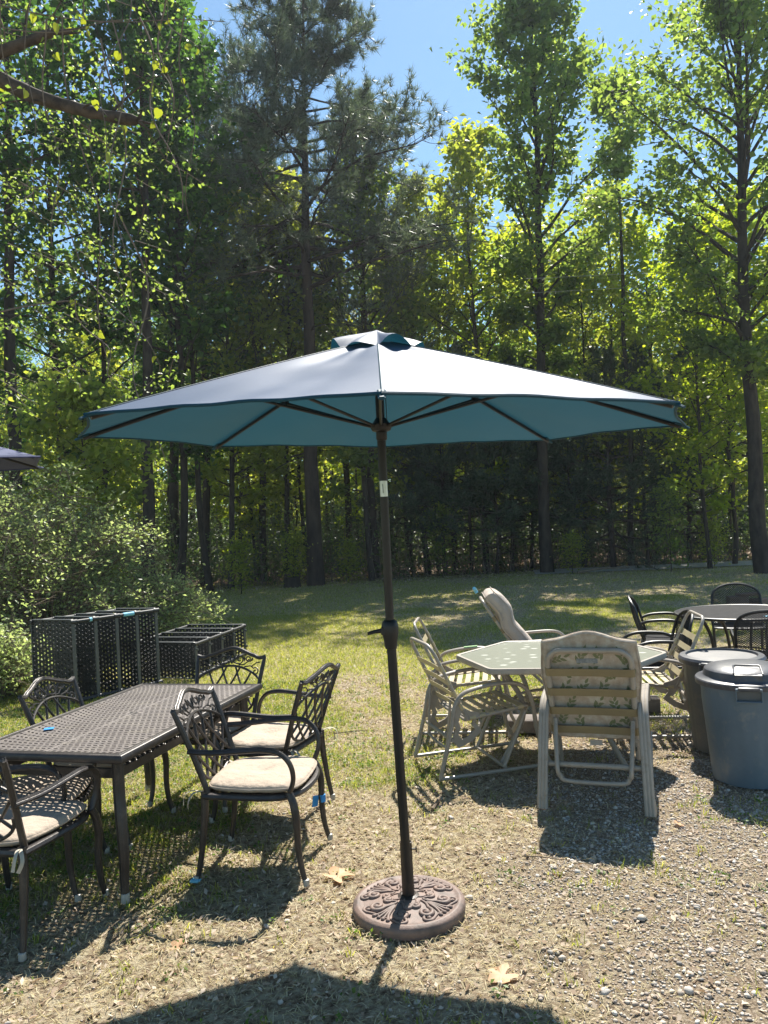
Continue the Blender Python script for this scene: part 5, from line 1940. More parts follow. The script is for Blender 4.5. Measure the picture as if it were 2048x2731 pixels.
def strap_chair():
    """sled based spring chair; seat and back strung with vinyl straps"""
    t = thing('strap_chair', '', 'chair')
    W = 0.25
    for s in (-1, 1):
        g = MB()
        x = s * (W + 0.035)
        p = [(x, 0.30, 0.28), (x, 0.285, 0.44), (x, 0.25, 0.545), (x, 0.17, 0.60), (x, 0.05, 0.615), (x, -0.12, 0.60), (x, -0.24, 0.565), (x, -0.295, 0.48), (x, -0.33, 0.33), (x, -0.42, 0.02)]
        g.tube(smoothpath(p, 5), 0.0145, 10, flat=1.25)
        part('arm_frame', t, g, 'tan')
        g = MB()
        g.tube([(x, 0.30, 0.29), (x, 0.33, 0.15), (x, 0.40, 0.02)], 0.0145, 10, flat=1.2)
        part('leg', t, g, 'tan')
        g = MB()
        g.tube([(x, -0.43, 0.016), (x, 0.42, 0.016)], 0.013, 8)
        part('runner', t, g, 'tan')
        g = MB()
        g.tube([(s * W, 0.24, 0.40), (s * W, 0.18, 0.27), (s * W, 0.06, 0.03)], 0.013, 8, flat=1.3)
        part('brace', t, g, 'tan')
        # spring plate with scalloped edge under the seat
        g = MB()
        pl = [(-0.30, 0.50), (-0.335, 0.40), (-0.31, 0.33), (-0.345, 0.26), (-0.30, 0.20), (-0.20, 0.235), (-0.12, 0.30), (-0.17, 0.36), (-0.13, 0.42), (-0.20, 0.44)]
        o = 0
        for dx in (-0.006, 0.006):
            for (y, z) in pl:
                g.v.append((s * W + dx, y + 0.03, z))
        n = len(pl)
        for q in range(n):
            q2 = (q + 1) % n
            g.f.append((q, q2, n + q2, n + q))
        # ring of the plate, left open in the middle
        g.f = []
        cx, cz = -0.235, 0.335
        m = len(g.v)
        for dx in (-0.006, 0.006):
            for (y, z) in pl:
                g.v.append((s * W + dx, cx + (y - cx) * 0.55 + 0.03, cz + (z - cz) * 0.6))
        for q in range(n):
            q2 = (q + 1) % n
            g.f.append((q, q2, m + q2, m + q))
            g.f.append((n + q, m + n + q, m + n + q2, n + q2))
            g.f.append((q, n + q, n + q2, q2))
            g.f.append((m + q, m + q2, m + n + q2, m + n + q))
        part('spring_plate', t, g, 'tan', smooth=False)
    g = MB()
    g.tube([(-W - 0.03, -0.32, 0.26), (W + 0.03, -0.32, 0.26)], 0.0125, 8)
    g.tube([(-W - 0.03, 0.06, 0.03), (W + 0.03, 0.06, 0.03)], 0.011, 8)
    part('crossbar', t, g, 'tan')
    # back frame: rounded tube hoop, leaning
    ld = Vector((0, -0.42, 0.91)).normalized()
    b0 = Vector((0, -0.20, 0.40))
    def B(u, h):
        return b0 + Vector((u, 0, 0)) + ld * h
    g = MB()
    hoop = [B(W, -0.02)] + [B(u, h) for u, h in rrect(2 * W, 0.56, 0.09)] + [B(-W, -0.02)]
    g.tube(hoop, 0.0125, 10)
    g.tube([B(-W, 0.0), B(W, 0.0)], 0.0115, 8)
    part('back_frame', t, g, 'tan')
    for h in (0.085, 0.185, 0.285, 0.385):
        m = MB()
        strap(m, B(-W, h), B(W, h), 0.046, ld)
        part('strap', t, m, 'strap')
    g = MB()
    seat = [(-W, -0.21, 0.385), (-W, 0.20, 0.425), (-W + 0.05, 0.245, 0.43), (W - 0.05, 0.245, 0.43), (W, 0.20, 0.425), (W, -0.21, 0.385)]
    g.tube(smoothpath(seat, 4), 0.0125, 10, closed=True)
    part('seat_frame', t, g, 'tan')
    for i in range(6):
        y = -0.155 + 0.072 * i
        z = 0.387 + 0.04 * (y + 0.21) / 0.41
        m = MB()
        strap(m, (-W, y, z), (W, y, z), 0.044, (0, 1, 0.1))
        part('strap', t, m, 'strap')
    # U-shaped stay hanging behind the back
    g = MB()
    g.tube(smoothpath([(-W + 0.03, -0.30, 0.52), (-W + 0.05, -0.33, 0.24), (-W + 0.09, -0.335, 0.19), (W - 0.09, -0.335, 0.19), (W - 0.05, -0.33, 0.24), (W - 0.03, -0.30, 0.52)], 4), 0.010, 8)
    part('stay', t, g, 'tan')
    return t
SCh = strap_chair()
GS = 'strap chairs round the glass table'
g1 = place(SCh, 0.62, 5.60, 15, 'tan strap chair without cushion just right of the umbrella pole, nearest of the pair', True, GS)
g2 = place(SCh, 0.66, 6.60, -8, 'tan strap chair behind the nearest one at the left end of the glass table', False, GS)
g3 = place(SCh, 2.02, 6.22, 172, 'tan strap chair at the right end of the glass table beside the bins, facing left', False, GS)
mb = MB()
mb.tube([(-0.285, -0.05, 0.612), (-0.285, 0.07, 0.620)], 0.0165, 10)
o = part('tape_band', g2, mb, surf('green_tape', (0.30, 0.52, 0.20), rough=0.6))

# ------------------------------------------------------------------ hexagonal glass table
def glass_table():
    t = thing('patio_table', 'tan framed six sided table with a pebbled glass top behind the floral recliner', 'table', (1.24, 5.74, 0), radians(-14))
    C = [(-0.775, -0.02), (-0.45, -0.60), (0.45, -0.58), (0.775, 0.0), (0.45, 0.60), (-0.45, 0.62)]
    def rounded(off, r=0.05, n=4):
        out = []
        P = [Vector((x, y, 0)) for x, y in C]
        P = [p * (1 + off / p.length) for p in P]
        for i in range(6):
            a, b, c = P[i - 1], P[i], P[(i + 1) % 6]
            d1, d2 = (a - b).normalized(), (c - b).normalized()
            for k in range(n + 1):
                f = k / n
                p0, p2 = b + d1 * r, b + d2 * r
                out.append(p0 * (1 - f) ** 2 + b * 2 * f * (1 - f) + p2 * f * f)
        return out
    gl = MB()
    rim = rounded(-0.03)
    n = len(rim)
    gl.v += [(p.x, p.y, 0.7235) for p in rim] + [(p.x, p.y, 0.717) for p in rim]
    gl.f.append(tuple(range(n)))
    gl.f.append(tuple(reversed(range(n, 2 * n))))
    gl.f += [(i, n + i, n + (i + 1) % n, (i + 1) % n) for i in range(n)]
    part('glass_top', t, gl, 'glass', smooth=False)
    fr = MB()
    prof = [(-0.032, 0.727), (-0.02, 0.731), (-0.004, 0.729), (0.0, 0.72), (0.0, 0.694), (-0.006, 0.688), (-0.026, 0.690), (-0.032, 0.7)]
    rings = []
    for (d, z) in prof:
        rings.append([(p.x, p.y, z) for p in rounded(d)])
    for rg in rings:
        fr.v += rg
    m = len(prof)
    for k in range(m):
        k2 = (k + 1) % m
        for i in range(n):
            i2 = (i + 1) % n
            fr.f.append((k * n + i, k * n + i2, k2 * n + i2, k2 * n + i))
    part('rim', t, fr, 'tan', ang=35)
    for sx in (-1, 1):
        for sy in (-1, 1):
            g = MB()
            g.tube(smoothpath([(sx * 0.40, sy * 0.34, 0.70), (sx * 0.36, sy * 0.30, 0.62), (sx * 0.27, sy * 0.24, 0.45), (sx * 0.27, sy * 0.24, 0.30), (sx * 0.36, sy * 0.32, 0.12), (sx * 0.43, sy * 0.37, 0.0)], 4), 0.017, 9, flat=1.2)
            part('leg', t, g, 'tan')
    g = MB()
    ring = [(0.27 * cos(a) * 1.25, 0.24 * sin(a) * 1.25, 0.40) for a in [2 * pi * i / 20 for i in range(20)]]
    g.tube(ring, 0.012, 8, closed=True)
    g.lathe([(0.035, 0.36), (0.035, 0.44), (0.025, 0.44), (0.025, 0.36)], 16, cap=False)
    for a in (0, pi / 2, pi, 3 * pi / 2):
        g.tube([(0.03 * cos(a), 0.03 * sin(a), 0.4), (0.335 * cos(a), 0.30 * sin(a), 0.4)], 0.009, 6)
    part('stretcher_ring', t, g, 'tan')
glass_table()

# ------------------------------------------------------------------ recliners
def slab(fn, nx, ny, th):
    """padded slab following fn(u,v)->(point, normal); rounded edges"""
    mb = MB()
    def P(i, j, sgn):
        u, v = sin((i / nx - 0.5) * pi), sin((j / ny - 0.5) * pi)
        p, n = fn(u, v)
        e = max(0, (1 - abs(u) ** 8) * (1 - abs(v) ** 8)) ** 0.4
        return p + n * (th / 2 * e * sgn)
    for sgn in (1, -1):
        o = len(mb.v)
        for j in range(ny + 1):
            for i in range(nx + 1):
                mb.v.append(P(i, j, sgn))
        for j in range(ny):
            for i in range(nx):
                a = o + j * (nx + 1) + i
                q = (a, a + 1, a + nx + 2, a + nx + 1)
                mb.f.append(q if sgn > 0 else tuple(reversed(q)))
    return mb

def recliner(kind):
    t = thing('recliner', '', 'recliner')
    W = 0.245
    XW = 0.292
    m = 'tan'
    # back line: leans back; z from seat 0.36
    lean = 0.32 if kind == 'floral' else 0.62
    ld = Vector((0, -lean, 1)).normalized()
    nn = Vector((0, 1, lean)).normalized()       # toward the sitter
    b0 = Vector((0, -0.09, 0.335)) if kind == 'floral' else Vector((0, -0.16, 0.40))
    BH = 0.63 if kind == 'floral' else 0.68
    def B(u, h, d=0.0):
        return b0 + Vector((u, 0, 0)) + ld * h + nn * d
    g = MB()
    hoop = [B(W, -0.10)] + [B(u, h) for u, h in rrect(2 * W, BH, 0.085, 7)] + [B(-W, -0.10)]
    g.tube(hoop, 0.0165, 12)
    part('back_frame', t, g, m)
    for h in (0.095, 0.225, 0.355, 0.49):
        s = MB()
        strap(s, B(-W, h), B(W, h), 0.050, ld, r=0.0168)
        part('strap', t, s, 'strap_k')
    for s_ in (-1, 1):
        for f, pts in ((0, [(0.30, 0.30, 0.0), (0.30, 0.27, 0.20), (0.30, 0.22, 0.36)]),):
            pass
        # wide flat arm that bends down into the rear leg
        a = MB()
        x = s_ * XW
        if kind == 'floral':
            p = [(x, 0.36, 0.50), (x, 0.33, 0.585), (x, 0.24, 0.622), (x, 0.05, 0.625), (x, -0.10, 0.605), (x * 1.0, -0.19, 0.55), (x * 1.01, -0.23, 0.46), (x * 1.03, -0.30, 0.24), (x * 1.05, -0.36, 0.0)]
            a.tube(smoothpath(p, 5), 0.030, 12, up=(1, 0, 0), flat=0.42) if False else None
            path = smoothpath(p, 5)
            o = 0
            for off in (-0.019, 0.0, 0.019):
                a.tube([q + Vector((off, 0, 0)) for q in path], 0.0125, 8)
            part('armrest', t, a, m)
            l = MB()
            l.tube(smoothpath([(x, 0.36, 0.50), (x, 0.37, 0.35), (x, 0.42, 0.15), (x, 0.47, 0.0)], 4), 0.016, 9)
            part('leg', t, l, m)
            rn = MB()
            rn.tube(smoothpath([(x + s_ * 0.036, -0.33, 0.10), (x + s_ * 0.045, -0.335, 0.03), (x + s_ * 0.03, -0.30, 0.018), (x + s_ * 0.03, 0.15, 0.35), ], 4), 0.007, 8)
            part('stay', t, rn, m)
        else:
            p = [(x, 0.30, 0.30), (x, 0.31, 0.50), (x, 0.26, 0.575), (x, 0.16, 0.60), (x, -0.05, 0.595), (x, -0.22, 0.585)]
            a.tube(smoothpath(p, 5), 0.0145, 9)
            part('armrest', t, a, m)
            l = MB()
            l.tube([(x, 0.30, 0.31), (x, 0.18, 0.16), (x, 0.02, 0.0)], 0.0135, 9)
            part('leg', t, l, m)
            l = MB()
            l.tube([(x, -0.22, 0.585), (x, -0.10, 0.30), (x, 0.20, 0.0)], 0.0135, 9)
            part('leg', t, l, m)
    g = MB()
    if kind == 'floral':
        g.tube([(-XW, -0.27, 0.245), (XW, -0.27, 0.245)], 0.0165, 10)
        part('crossbar', t, g, m)
        u = MB()
        y0, y1 = -0.24, -0.30
        u.tube(smoothpath([B(-W + 0.015, 0.17, -0.02), (-W + 0.03, y1, 0.25), (-W + 0.045, y1, 0.185), (-W + 0.10, y1, 0.155), (W - 0.10, y1, 0.155), (W - 0.045, y1, 0.185), (W - 0.03, y1, 0.25), B(W - 0.015, 0.17, -0.02)], 6), 0.0135, 10)
        part('recline_stay', t, u, m)
        bl = MB()
        for s_ in (-1, 1):
            q = B(s_ * (W - 0.015), 0.17, -0.028)
            bl.lathe([(0.001, -0.006), (0.009, -0.003), (0.009, 0.004), (0.001, 0.007)], 8, q)
        part('bolts', t, bl, 'steel')
        st = MB()
        for s_ in (-1, 1):
            st.tube([(s_ * (W + 0.0), -0.12, 0.36), (s_ * (W + 0.0), 0.34, 0.40)], 0.014, 9)
        st.tube([(-W, 0.34, 0.40), (W, 0.34, 0.40)], 0.014, 9)
        part('seat_frame', t, st, m)
        for i in range(5):
            y = -0.05 + 0.085 * i
            s = MB()
            strap(s, (-W, y, 0.366 + 0.04 * (y + 0.12)), (W, y, 0.366 + 0.04 * (y + 0.12)), 0.045, (0, 1, 0.08))
            part('strap', t, s, 'strap_k')
    else:
        st = MB()
        for s_ in (-1, 1):
            st.tube([(s_ * W, -0.18, 0.37), (s_ * W, 0.36, 0.42)], 0.014, 9)
        st.tube([(-W, 0.36, 0.42), (W, 0.36, 0.42)], 0.014, 9)
        part('seat_frame', t, st, m)
    # cushion on the back, top rolling over the frame
    cm = 'floral' if kind == 'floral' else 'recl_cushion'
    thick = 0.075 if kind == 'floral' else 0.165
    top = BH + (0.055 if kind == 'floral' else 0.03)
    bot = 0.03
    off = thick / 2 + 0.020
    def fn(u, v):
        h = bot + (top - bot) * (v + 1) / 2
        if kind == 'floral':
            crown = 0.045 * (0.5 + 0.5 * cos(pi * min(1, abs(u) / 0.75))) * max(0, v) ** 6
            h += crown - 0.02 * abs(u) ** 3 * max(0, v) ** 4
        ww = 0.290 + 0.008 * sin(v * 5)
        d = off + (0.018 * sin(v * 4.0) if kind != 'floral' else 0.004 * sin(v * 9 + u * 3))
        if kind != 'floral':
            d -= 0.035 * math.exp(-(v * 4) ** 2)
        return B(u * ww, h, d), nn
    cmesh = slab(fn, 20, 26, thick)
    cu = part('back_cushion', t, cmesh, cm)
    pp = MB()
    for sg in (-1, 1):
        ed = []
        for k in range(24):
            ed.append((-1 + 2 * k / 24, -1))
        for k in range(24):
            ed.append((1, -1 + 2 * k / 24))
        for k in range(24):
            ed.append((1 - 2 * k / 24, 1))
        for k in range(24):
            ed.append((-1, 1 - 2 * k / 24))
        lst = []
        for (u, v) in ed:
            p, n_ = fn(u * 0.985, v * 0.985)
            lst.append(p + n_ * sg * thick * 0.30)
        pp.tube(lst, 0.0038, 5, closed=True)
    part('piping', cu, pp, cm)
    def fs(u, v):
        return Vector((u * 0.27, 0.14 + v * 0.25, 0.375 + 0.04 * v + 0.05)), Vector((0, -0.08, 1)).normalized()
    part('seat_cushion', t, slab(fs, 16, 16, thick), cm)
    if kind == 'floral':
        # leaf sprigs printed on the cloth: thin shapes lying on the back face
        rs = random.Random(6)
        sp = MB()
        def leafp(c, a, L, wd_):
            d = (cos(a), sin(a)); s2 = (-sin(a), cos(a))
            P2 = []
            for (f, w_) in ((0, 0), (0.3, 1), (0.65, 0.8), (1, 0), (0.65, -0.8), (0.3, -1)):
                P2.append((c[0] + d[0] * L * f + s2[0] * wd_ * w_, c[1] + d[1] * L * f + s2[1] * wd_ * w_))
            o = len(sp.v)
            for (x, h) in P2:
                v = (h - bot) / (top - bot) * 2 - 1
                u = x / 0.29
                if abs(u) > 0.94 or abs(v) > 0.94:
                    del sp.v[o:]
                    return
                p, n_ = fn(u, v)
                e = max(0, (1 - abs(u) ** 8) * (1 - abs(v) ** 8)) ** 0.4
                sp.v.append(p - n_ * (thick / 2 * e + 0.0012))
            sp.f.append(tuple(range(o, o + 6)))
        for row in range(6):
            for col in range(4):
                cx = -0.205 + col * 0.135 + (0.06 if row % 2 else 0) + rs.uniform(-0.02, 0.02)
                cz = 0.10 + row * 0.112 + rs.uniform(-0.02, 0.02)
                a = rs.uniform(0.3, 2.6)
                for q in range(5):
                    aa = a + (q % 2 * 2 - 1) * rs.uniform(0.5, 0.9)
                    leafp((cx + cos(a) * 0.013 * q, cz + sin(a) * 0.013 * q), aa, rs.uniform(0.034, 0.052), 0.0095)
                leafp((cx + cos(a) * 0.078, cz + sin(a) * 0.078), a, 0.045, 0.009)
        part('sprig_print', cu, sp, 'sprig', smooth=False)
        pt = MB()
        pt.box(B(-0.012, 0.552, 0.0165), (0.125, 0.006, 0.030), rot=Matrix.Rotation(-math.atan(lean) * -1, 3, 'X'), bev=0.002)
        part('label_patch', cu, pt, surf('faded_patch', (0.16, 0.18, 0.20), (0.30, 0.31, 0.31), rough=0.8, scale=60))
        ct = MB()
        ct.box(B(0.0, -0.015, 0.02), (0.075, 0.003, 0.035), bev=0.001)
        part('care_tag', cu, ct, 'recl_cushion')
        tie = MB()
        for s_ in (-1, 1):
            tie.tube([B(s_ * W, 0.02, 0.02), B(s_ * (W - 0.01), -0.03, -0.03), B(s_ * (W + 0.008), -0.06, 0.02)], 0.003, 5)
        part('cushion_tie', cu, tie, 'black')
    return t
rk = recliner('floral')
rk.location = (1.27, 4.88, 0)
rk.rotation_euler = (0, 0, radians(70 - 90))
rk['label'] = 'recliner seen from behind with leaf patterned cushion strapped to its tan frame'
rj = recliner('plain')
rj.location = (1.42, 7.46, 0)
rj.rotation_euler = (0, 0, radians(-4 - 90))
rj['label'] = 'reclined chair with thick plain beige cushion beyond the glass table'
mb = MB()
mb.tube([(-0.20, -0.575, 1.07), (-0.245, -0.565, 1.05), (-0.252, -0.55, 1.02)], 0.018, 8)
part('tape_wrap', rj, mb, 'tape_teal')

# ------------------------------------------------------------------ bins
def bin_can(label, loc, rz, mat, lidm, r0=0.232, r1=0.287, h=0.655, dome=True, squat=1.0):
    t = thing('rubbish_bin', label, 'bin', loc, rz)
    mb = MB()
    N = 96
    prof = [(r0 - 0.02, 0.0), (r0, 0.006), (r0 + 0.004, 0.05), (r0 + (r1 - r0) * 0.35, h * 0.4), (r0 + (r1 - r0) * 0.72, h * 0.78), (r1 - 0.012, h - 0.02)]
    vs = []
    for (r, z) in prof:
        for j in range(N):
            a = 2 * pi * j / N
            k = 0.0
            # flat handle panels, front and back, and shallow ribs
            da = min(abs(((a + pi / 2) + pi) % (2 * pi) - pi), abs(((a - pi / 2) + pi) % (2 * pi) - pi))
            if da < 0.26 and z > 0.05:
                k = 0.006
            elif j % 12 == 0 and z < h * 0.85:
                k = -0.004
            mb.v.append(((r + k) * cos(a), (r + k) * sin(a), z))
    for i in range(len(prof) - 1):
        for j in range(N):
            j2 = (j + 1) % N
            mb.f.append((i * N + j, i * N + j2, (i + 1) * N + j2, (i + 1) * N + j))
    mb.f.append(tuple(reversed(range(N))))
    b = part('body', t, mb, mat, ang=25)
    for s in (-1, 1):
        g = MB()
        y = s * (r1 + 0.012)
        g.box((0, y - s * 0.004, h - 0.100), (0.150, 0.034, 0.012), bev=0.004)
        g.box((-0.072, y - s * 0.006, h - 0.06), (0.008, 0.030, 0.085), bev=0.003)
        g.box((0.072, y - s * 0.006, h - 0.06), (0.008, 0.030, 0.085), bev=0.003)
        g.box((0, y + s * 0.002, h - 0.026), (0.150, 0.030, 0.020), bev=0.005)
        part('handle', t, g, mat)
        d = MB()
        d.box((0, s * (r1 - 0.004), h - 0.065), (0.138, 0.004, 0.062))
        part('grip_recess', t, d, 'bin_dark')
    ld = MB()
    if dome:
        pr = [(r1 + 0.004, h - 0.040), (r1 + 0.017, h - 0.038), (r1 + 0.020, h - 0.010), (r1 + 0.014, h - 0.002), (r1 - 0.022, h + 0.008), (r1 - 0.030, h + 0.014), (r1 - 0.040, h + 0.052), (r1 - 0.055, h + 0.064), (r1 * 0.55, h + 0.082), (r1 * 0.25, h + 0.090), (0.004, h + 0.092)]
    else:
        pr = [(r1 + 0.004, h - 0.045), (r1 + 0.018, h - 0.043), (r1 + 0.022, h - 0.012), (r1 + 0.010, h + 0.004), (r1 - 0.030, h + 0.010), (r1 - 0.036, h - 0.008), (r1 * 0.5, h - 0.004), (0.004, h)]
    ld.lathe(pr, 72)
    l = part('lid', t, ld, 'lid' , ang=35)
    if dome:
        # raised square pad near the front of the dome
        pd = MB()
        q = [(-0.072, -0.248), (0.082, -0.248), (0.072, -0.130), (-0.066, -0.130)]
        zt = [h + 0.052, h + 0.052, h + 0.086, h + 0.086]
        o = 0
        pd.v += [(x, y, z) for (x, y), z in zip(q, zt)] + [(x, y, z - 0.03) for (x, y), z in zip(q, zt)]
        pd.f += [(0, 1, 2, 3), (0, 4, 5, 1), (1, 5, 6, 2), (2, 6, 7, 3), (3, 7, 4, 0)]
        part('lid_pad', l, pd, 'lid', smooth=False)
        rim = MB()
        rim.tube([(-0.078, -0.238, h + 0.058), (-0.075, -0.135, h + 0.090), (-0.060, -0.122, h + 0.092), (0.068, -0.122, h + 0.092), (0.080, -0.135, h + 0.090), (0.088, -0.238, h + 0.058)], 0.0055, 7)
        part('pad_rim', l, rim, 'lid')
        sk = MB()
        zz = lambda y: h + 0.052 + (y + 0.248) / 0.118 * 0.034 + 0.0016
        sk.v += [(-0.004, -0.190, zz(-0.190)), (0.034, -0.186, zz(-0.186)), (0.036, -0.160, zz(-0.160)), (-0.006, -0.164, zz(-0.164))]
        sk.f.append((0, 1, 2, 3))
        part('sticker', l, sk, 'sticker', smooth=False)
        ik = MB()
        for (x0, x1) in ((0.002, 0.012), (0.018, 0.029)):
            for (ya, yb) in ((-0.180, -0.177), (-0.175, -0.171)):
                ik.v += [(x0, ya, zz(ya) + 0.0012), (x1, ya, zz(ya) + 0.0012), (x1, yb, zz(yb) + 0.0012), (x0, yb, zz(yb) + 0.0012)]
                ik.f.append(tuple(range(len(ik.v) - 4, len(ik.v))))
        part('sticker_print', l, ik, 'ink', smooth=False)
        em = MB()
        rr = random.Random(3)
        for k in range(13):
            a = pi / 2 - (k - 6) * 0.075 - pi
            a = -pi / 2 + (k - 6) * 0.085
            r_ = 0.100
            em.box((r_ * cos(a) + 0.0, r_ * sin(a), h + 0.0895), (0.006, 0.004 + 0.008 * rr.random(), 0.003), rz=a, bev=0.001)
        part('embossed_marks', l, em, 'lid')
    else:
        du = MB()
        du.lathe([(r1 - 0.037, h - 0.006), (r1 * 0.5, h - 0.002), (0.004, h + 0.002)], 48, cap=False)
        part('dusty_top', l, du, 'lid_dusty')
    g = MB()
    for s in (-1, 1):
        g.box((0, s * (r1 + 0.022), h - 0.022), (0.125, 0.020, 0.026), bev=0.006)
    part('lid_latch', l, g, 'lid')
    return t
bin_can('nearer blue grey bin with a domed black lid at the right edge', (2.275, 4.98, 0), radians(-22), 'bin', 'lid')
bin_can('darker grey bin with a flat dusty lid half hidden behind the blue grey bin', (2.40, 5.62, 0), radians(-38), 'bin_dark', 'lid', r0=0.225, r1=0.275, h=0.675, dome=False)

# ------------------------------------------------------------------ black mesh set
def mesh_sheet(mb, fn, nu, nv, w=0.0055):
    """woven wire sheet: crossing diagonal strips over fn(u,v), 0..1, both ways"""
    for sg in (1, -1):
        for k in range(-nv, nu + 1, 1):
            pts = []
            for s in range(nv + 1):
                u = (k + s) / nu if sg > 0 else 1 - (k + s) / nu
                if -1e-6 <= u <= 1 + 1e-6:
                    pts.append(fn(min(1, max(0, u)), s / nv))
            pts = [p for p in pts if p is not None]
            if len(pts) > 1:
                mb.tube(pts, w / 2, 3, cap=False)

def arch_chair():
    """mesh seat chair with an arched tube back"""
    t = thing('mesh_chair', '', 'chair')
    W = 0.255
    ld = Vector((0, -0.26, 1)).normalized()
    b0 = Vector((0, -0.21, 0.42))
    def B(u, h):
        return b0 + Vector((u, 0.10 * (u / W) ** 2 * 0.4, 0)) + ld * h
    arch = [(W * 0.93, -0.42)] + [(W * 0.97, -0.1), (W, 0.05), (W, 0.24)] + [(W * cos(a) , 0.27 + 0.19 * max(0, sin(a)) ** 0.7) for a in [pi * i / 14 for i in range(1, 14)]] + [(-W, 0.24), (-W, 0.05), (-W * 0.97, -0.1), (-W * 0.93, -0.42)]
    def Bx(u, h):
        p = B(u, h)
        if h < 0:
            p.y = b0.y - 0.02 * h / -0.42 - 0.05 * (-h / 0.42)
            p.z = 0.42 + h
        return p
    g = MB()
    g.tube([Bx(u, h) for u, h in arch], 0.0135, 8)
    part('back_frame', t, g, 'black')
    mm = MB()
    def fb(u, v):
        x = (u * 2 - 1) * W * 0.97
        top = 0.27 + 0.19 * max(0, 1 - (x / W) ** 2) ** 0.35
        return B(x, 0.02 + (top - 0.02) * v) + Vector((0, -0.02 * sin(pi * v), 0))
    mesh_sheet(mm, fb, 22, 20, 0.0065)
    part('back_mesh', t, mm, 'wire')
    g = MB()
    ring = [(-W, -0.21), (-W, 0.16), (-W * 0.75, 0.24), (0, 0.26), (W * 0.75, 0.24), (W, 0.16), (W, -0.21)]
    g.tube(smoothpath([(a, b, 0.43) for a, b in ring], 4), 0.012, 8, closed=True)
    part('seat_frame', t, g, 'black')
    mm = MB()
    mesh_sheet(mm, lambda u, v: Vector(((u * 2 - 1) * W, -0.21 + v * 0.45, 0.428 - 0.015 * sin(pi * u) * sin(pi * v))), 22, 20, 0.0075)
    part('seat_mesh', t, mm, 'wire')
    for s in (-1, 1):
        a = MB()
        a.tube(smoothpath([B(s * W, 0.20), (s * (W + 0.02), -0.12, 0.645), (s * (W + 0.03), 0.08, 0.65), (s * (W + 0.03), 0.20, 0.60), (s * (W + 0.01), 0.245, 0.48), (s * W, 0.25, 0.30), (s * (W + 0.005), 0.28, 0.0)], 5), 0.0125, 8, flat=1.2)
        part('armrest', t, a, 'black')
    return t
AC = arch_chair()
GM = 'mesh chairs round the round mesh table'
place(AC, 3.86, 8.55, -112, 'black mesh armchair on the far side of the round mesh table', True, GM)
place(AC, 3.28, 6.72, 66, 'black mesh armchair with its arched back to the camera just above the bins', False, GM)
place(AC, 2.82, 7.96, -20, 'black mesh chair at the left of the round mesh table, back leaning left', False, GM)
place(AC, 2.28, 6.72, 172, 'black mesh chair between the glass table and the round mesh table, facing left', False, GM)

def rolled_panel():
    """high rolled back of the chair facing left"""
    pass

def round_table():
    t = thing('round_table', 'round black mesh topped table in the right background', 'table', (3.42, 7.55, 0))
    mm = MB()
    r = 0.585
    n = 30
    for sg in (1, -1):
        for k in range(-n, n + 1):
            off = k / n * r
            hl = (r * r - off * off) ** 0.5 if abs(off) < r else 0
            if hl < 0.03:
                continue
            d = Vector((1, sg, 0)).normalized()
            s = Vector((-sg, 1, 0)).normalized()
            mm.tube([s * off - d * hl + Vector((0, 0, 0.715)), s * off + d * hl + Vector((0, 0, 0.715))], 0.0068, 3, cap=False)
    part('mesh_top', t, mm, 'wire')
    g = MB()
    g.tube([(r * cos(a), r * sin(a), 0.712) for a in [2 * pi * i / 48 for i in range(48)]], 0.014, 8, closed=True)
    part('rim', t, g, 'black')
    for k in range(4):
        a = pi / 4 + k * pi / 2
        c, s = cos(a), sin(a)
        g = MB()
        g.tube(smoothpath([(0.52 * c, 0.52 * s, 0.70), (0.40 * c, 0.40 * s, 0.66), (0.30 * c, 0.30 * s, 0.50), (0.27 * c, 0.27 * s, 0.30), (0.36 * c, 0.36 * s, 0.0)], 4), 0.014, 8, flat=1.3)
        part('leg', t, g, 'rusty_black')
    g = MB()
    g.tube([(0.275 * cos(a), 0.275 * sin(a), 0.33) for a in [2 * pi * i / 24 for i in range(24)]], 0.009, 6, closed=True)
    part('stretcher_ring', t, g, 'rusty_black')
    tp = MB()
    tp.box((0.12, -0.42, 0.724), (0.16, 0.05, 0.003), rz=0.2)
    part('tape_patch', t, tp, 'tape_teal')
round_table()

def tube_chair():
    """square cornered tube and wire chair at the right edge"""
    t = thing('spring_chair', 'grey tube and wire chair standing upright at the far right edge', 'chair', (3.62, 6.62, 0), radians(95 - 90))
    g = MB()
    ld = Vector((0, -0.2, 1)).normalized()
    b0 = Vector((0, -0.2, 0.40))
    def B(u, h):
        return b0 + Vector((u, 0, 0)) + ld * h
    for k, (w, hh) in enumerate(((0.25, 0.60), (0.22, 0.565))):
        g.tube([B(w, -0.1)] + [B(u, h) for u, h in rrect(2 * w, hh, 0.06)] + [B(-w, -0.1)], 0.012 if k == 0 else 0.008, 8)
    part('back_frame', t, g, 'shelf_edge')
    mm = MB()
    mesh_sheet(mm, lambda u, v: B((u * 2 - 1) * 0.21, 0.02 + 0.53 * v), 18, 22, 0.007)
    part('back_mesh', t, mm, 'shelf_edge')
    mm = MB()
    mesh_sheet(mm, lambda u, v: Vector(((u * 2 - 1) * 0.24, -0.2 + 0.44 * v, 0.41)), 18, 18, 0.007)
    part('seat_mesh', t, mm, 'shelf_edge')
    for s in (-1, 1):
        a = MB()
        a.tube(smoothpath([(s * 0.27, -0.32, 0.0), (s * 0.27, -0.25, 0.35), (s * 0.27, -0.2, 0.60), (s * 0.27, 0.15, 0.62), (s * 0.27, 0.24, 0.5), (s * 0.27, 0.25, 0.0)], 5), 0.012, 8)
        part('arm_frame', t, a, 'shelf_edge')
tube_chair()

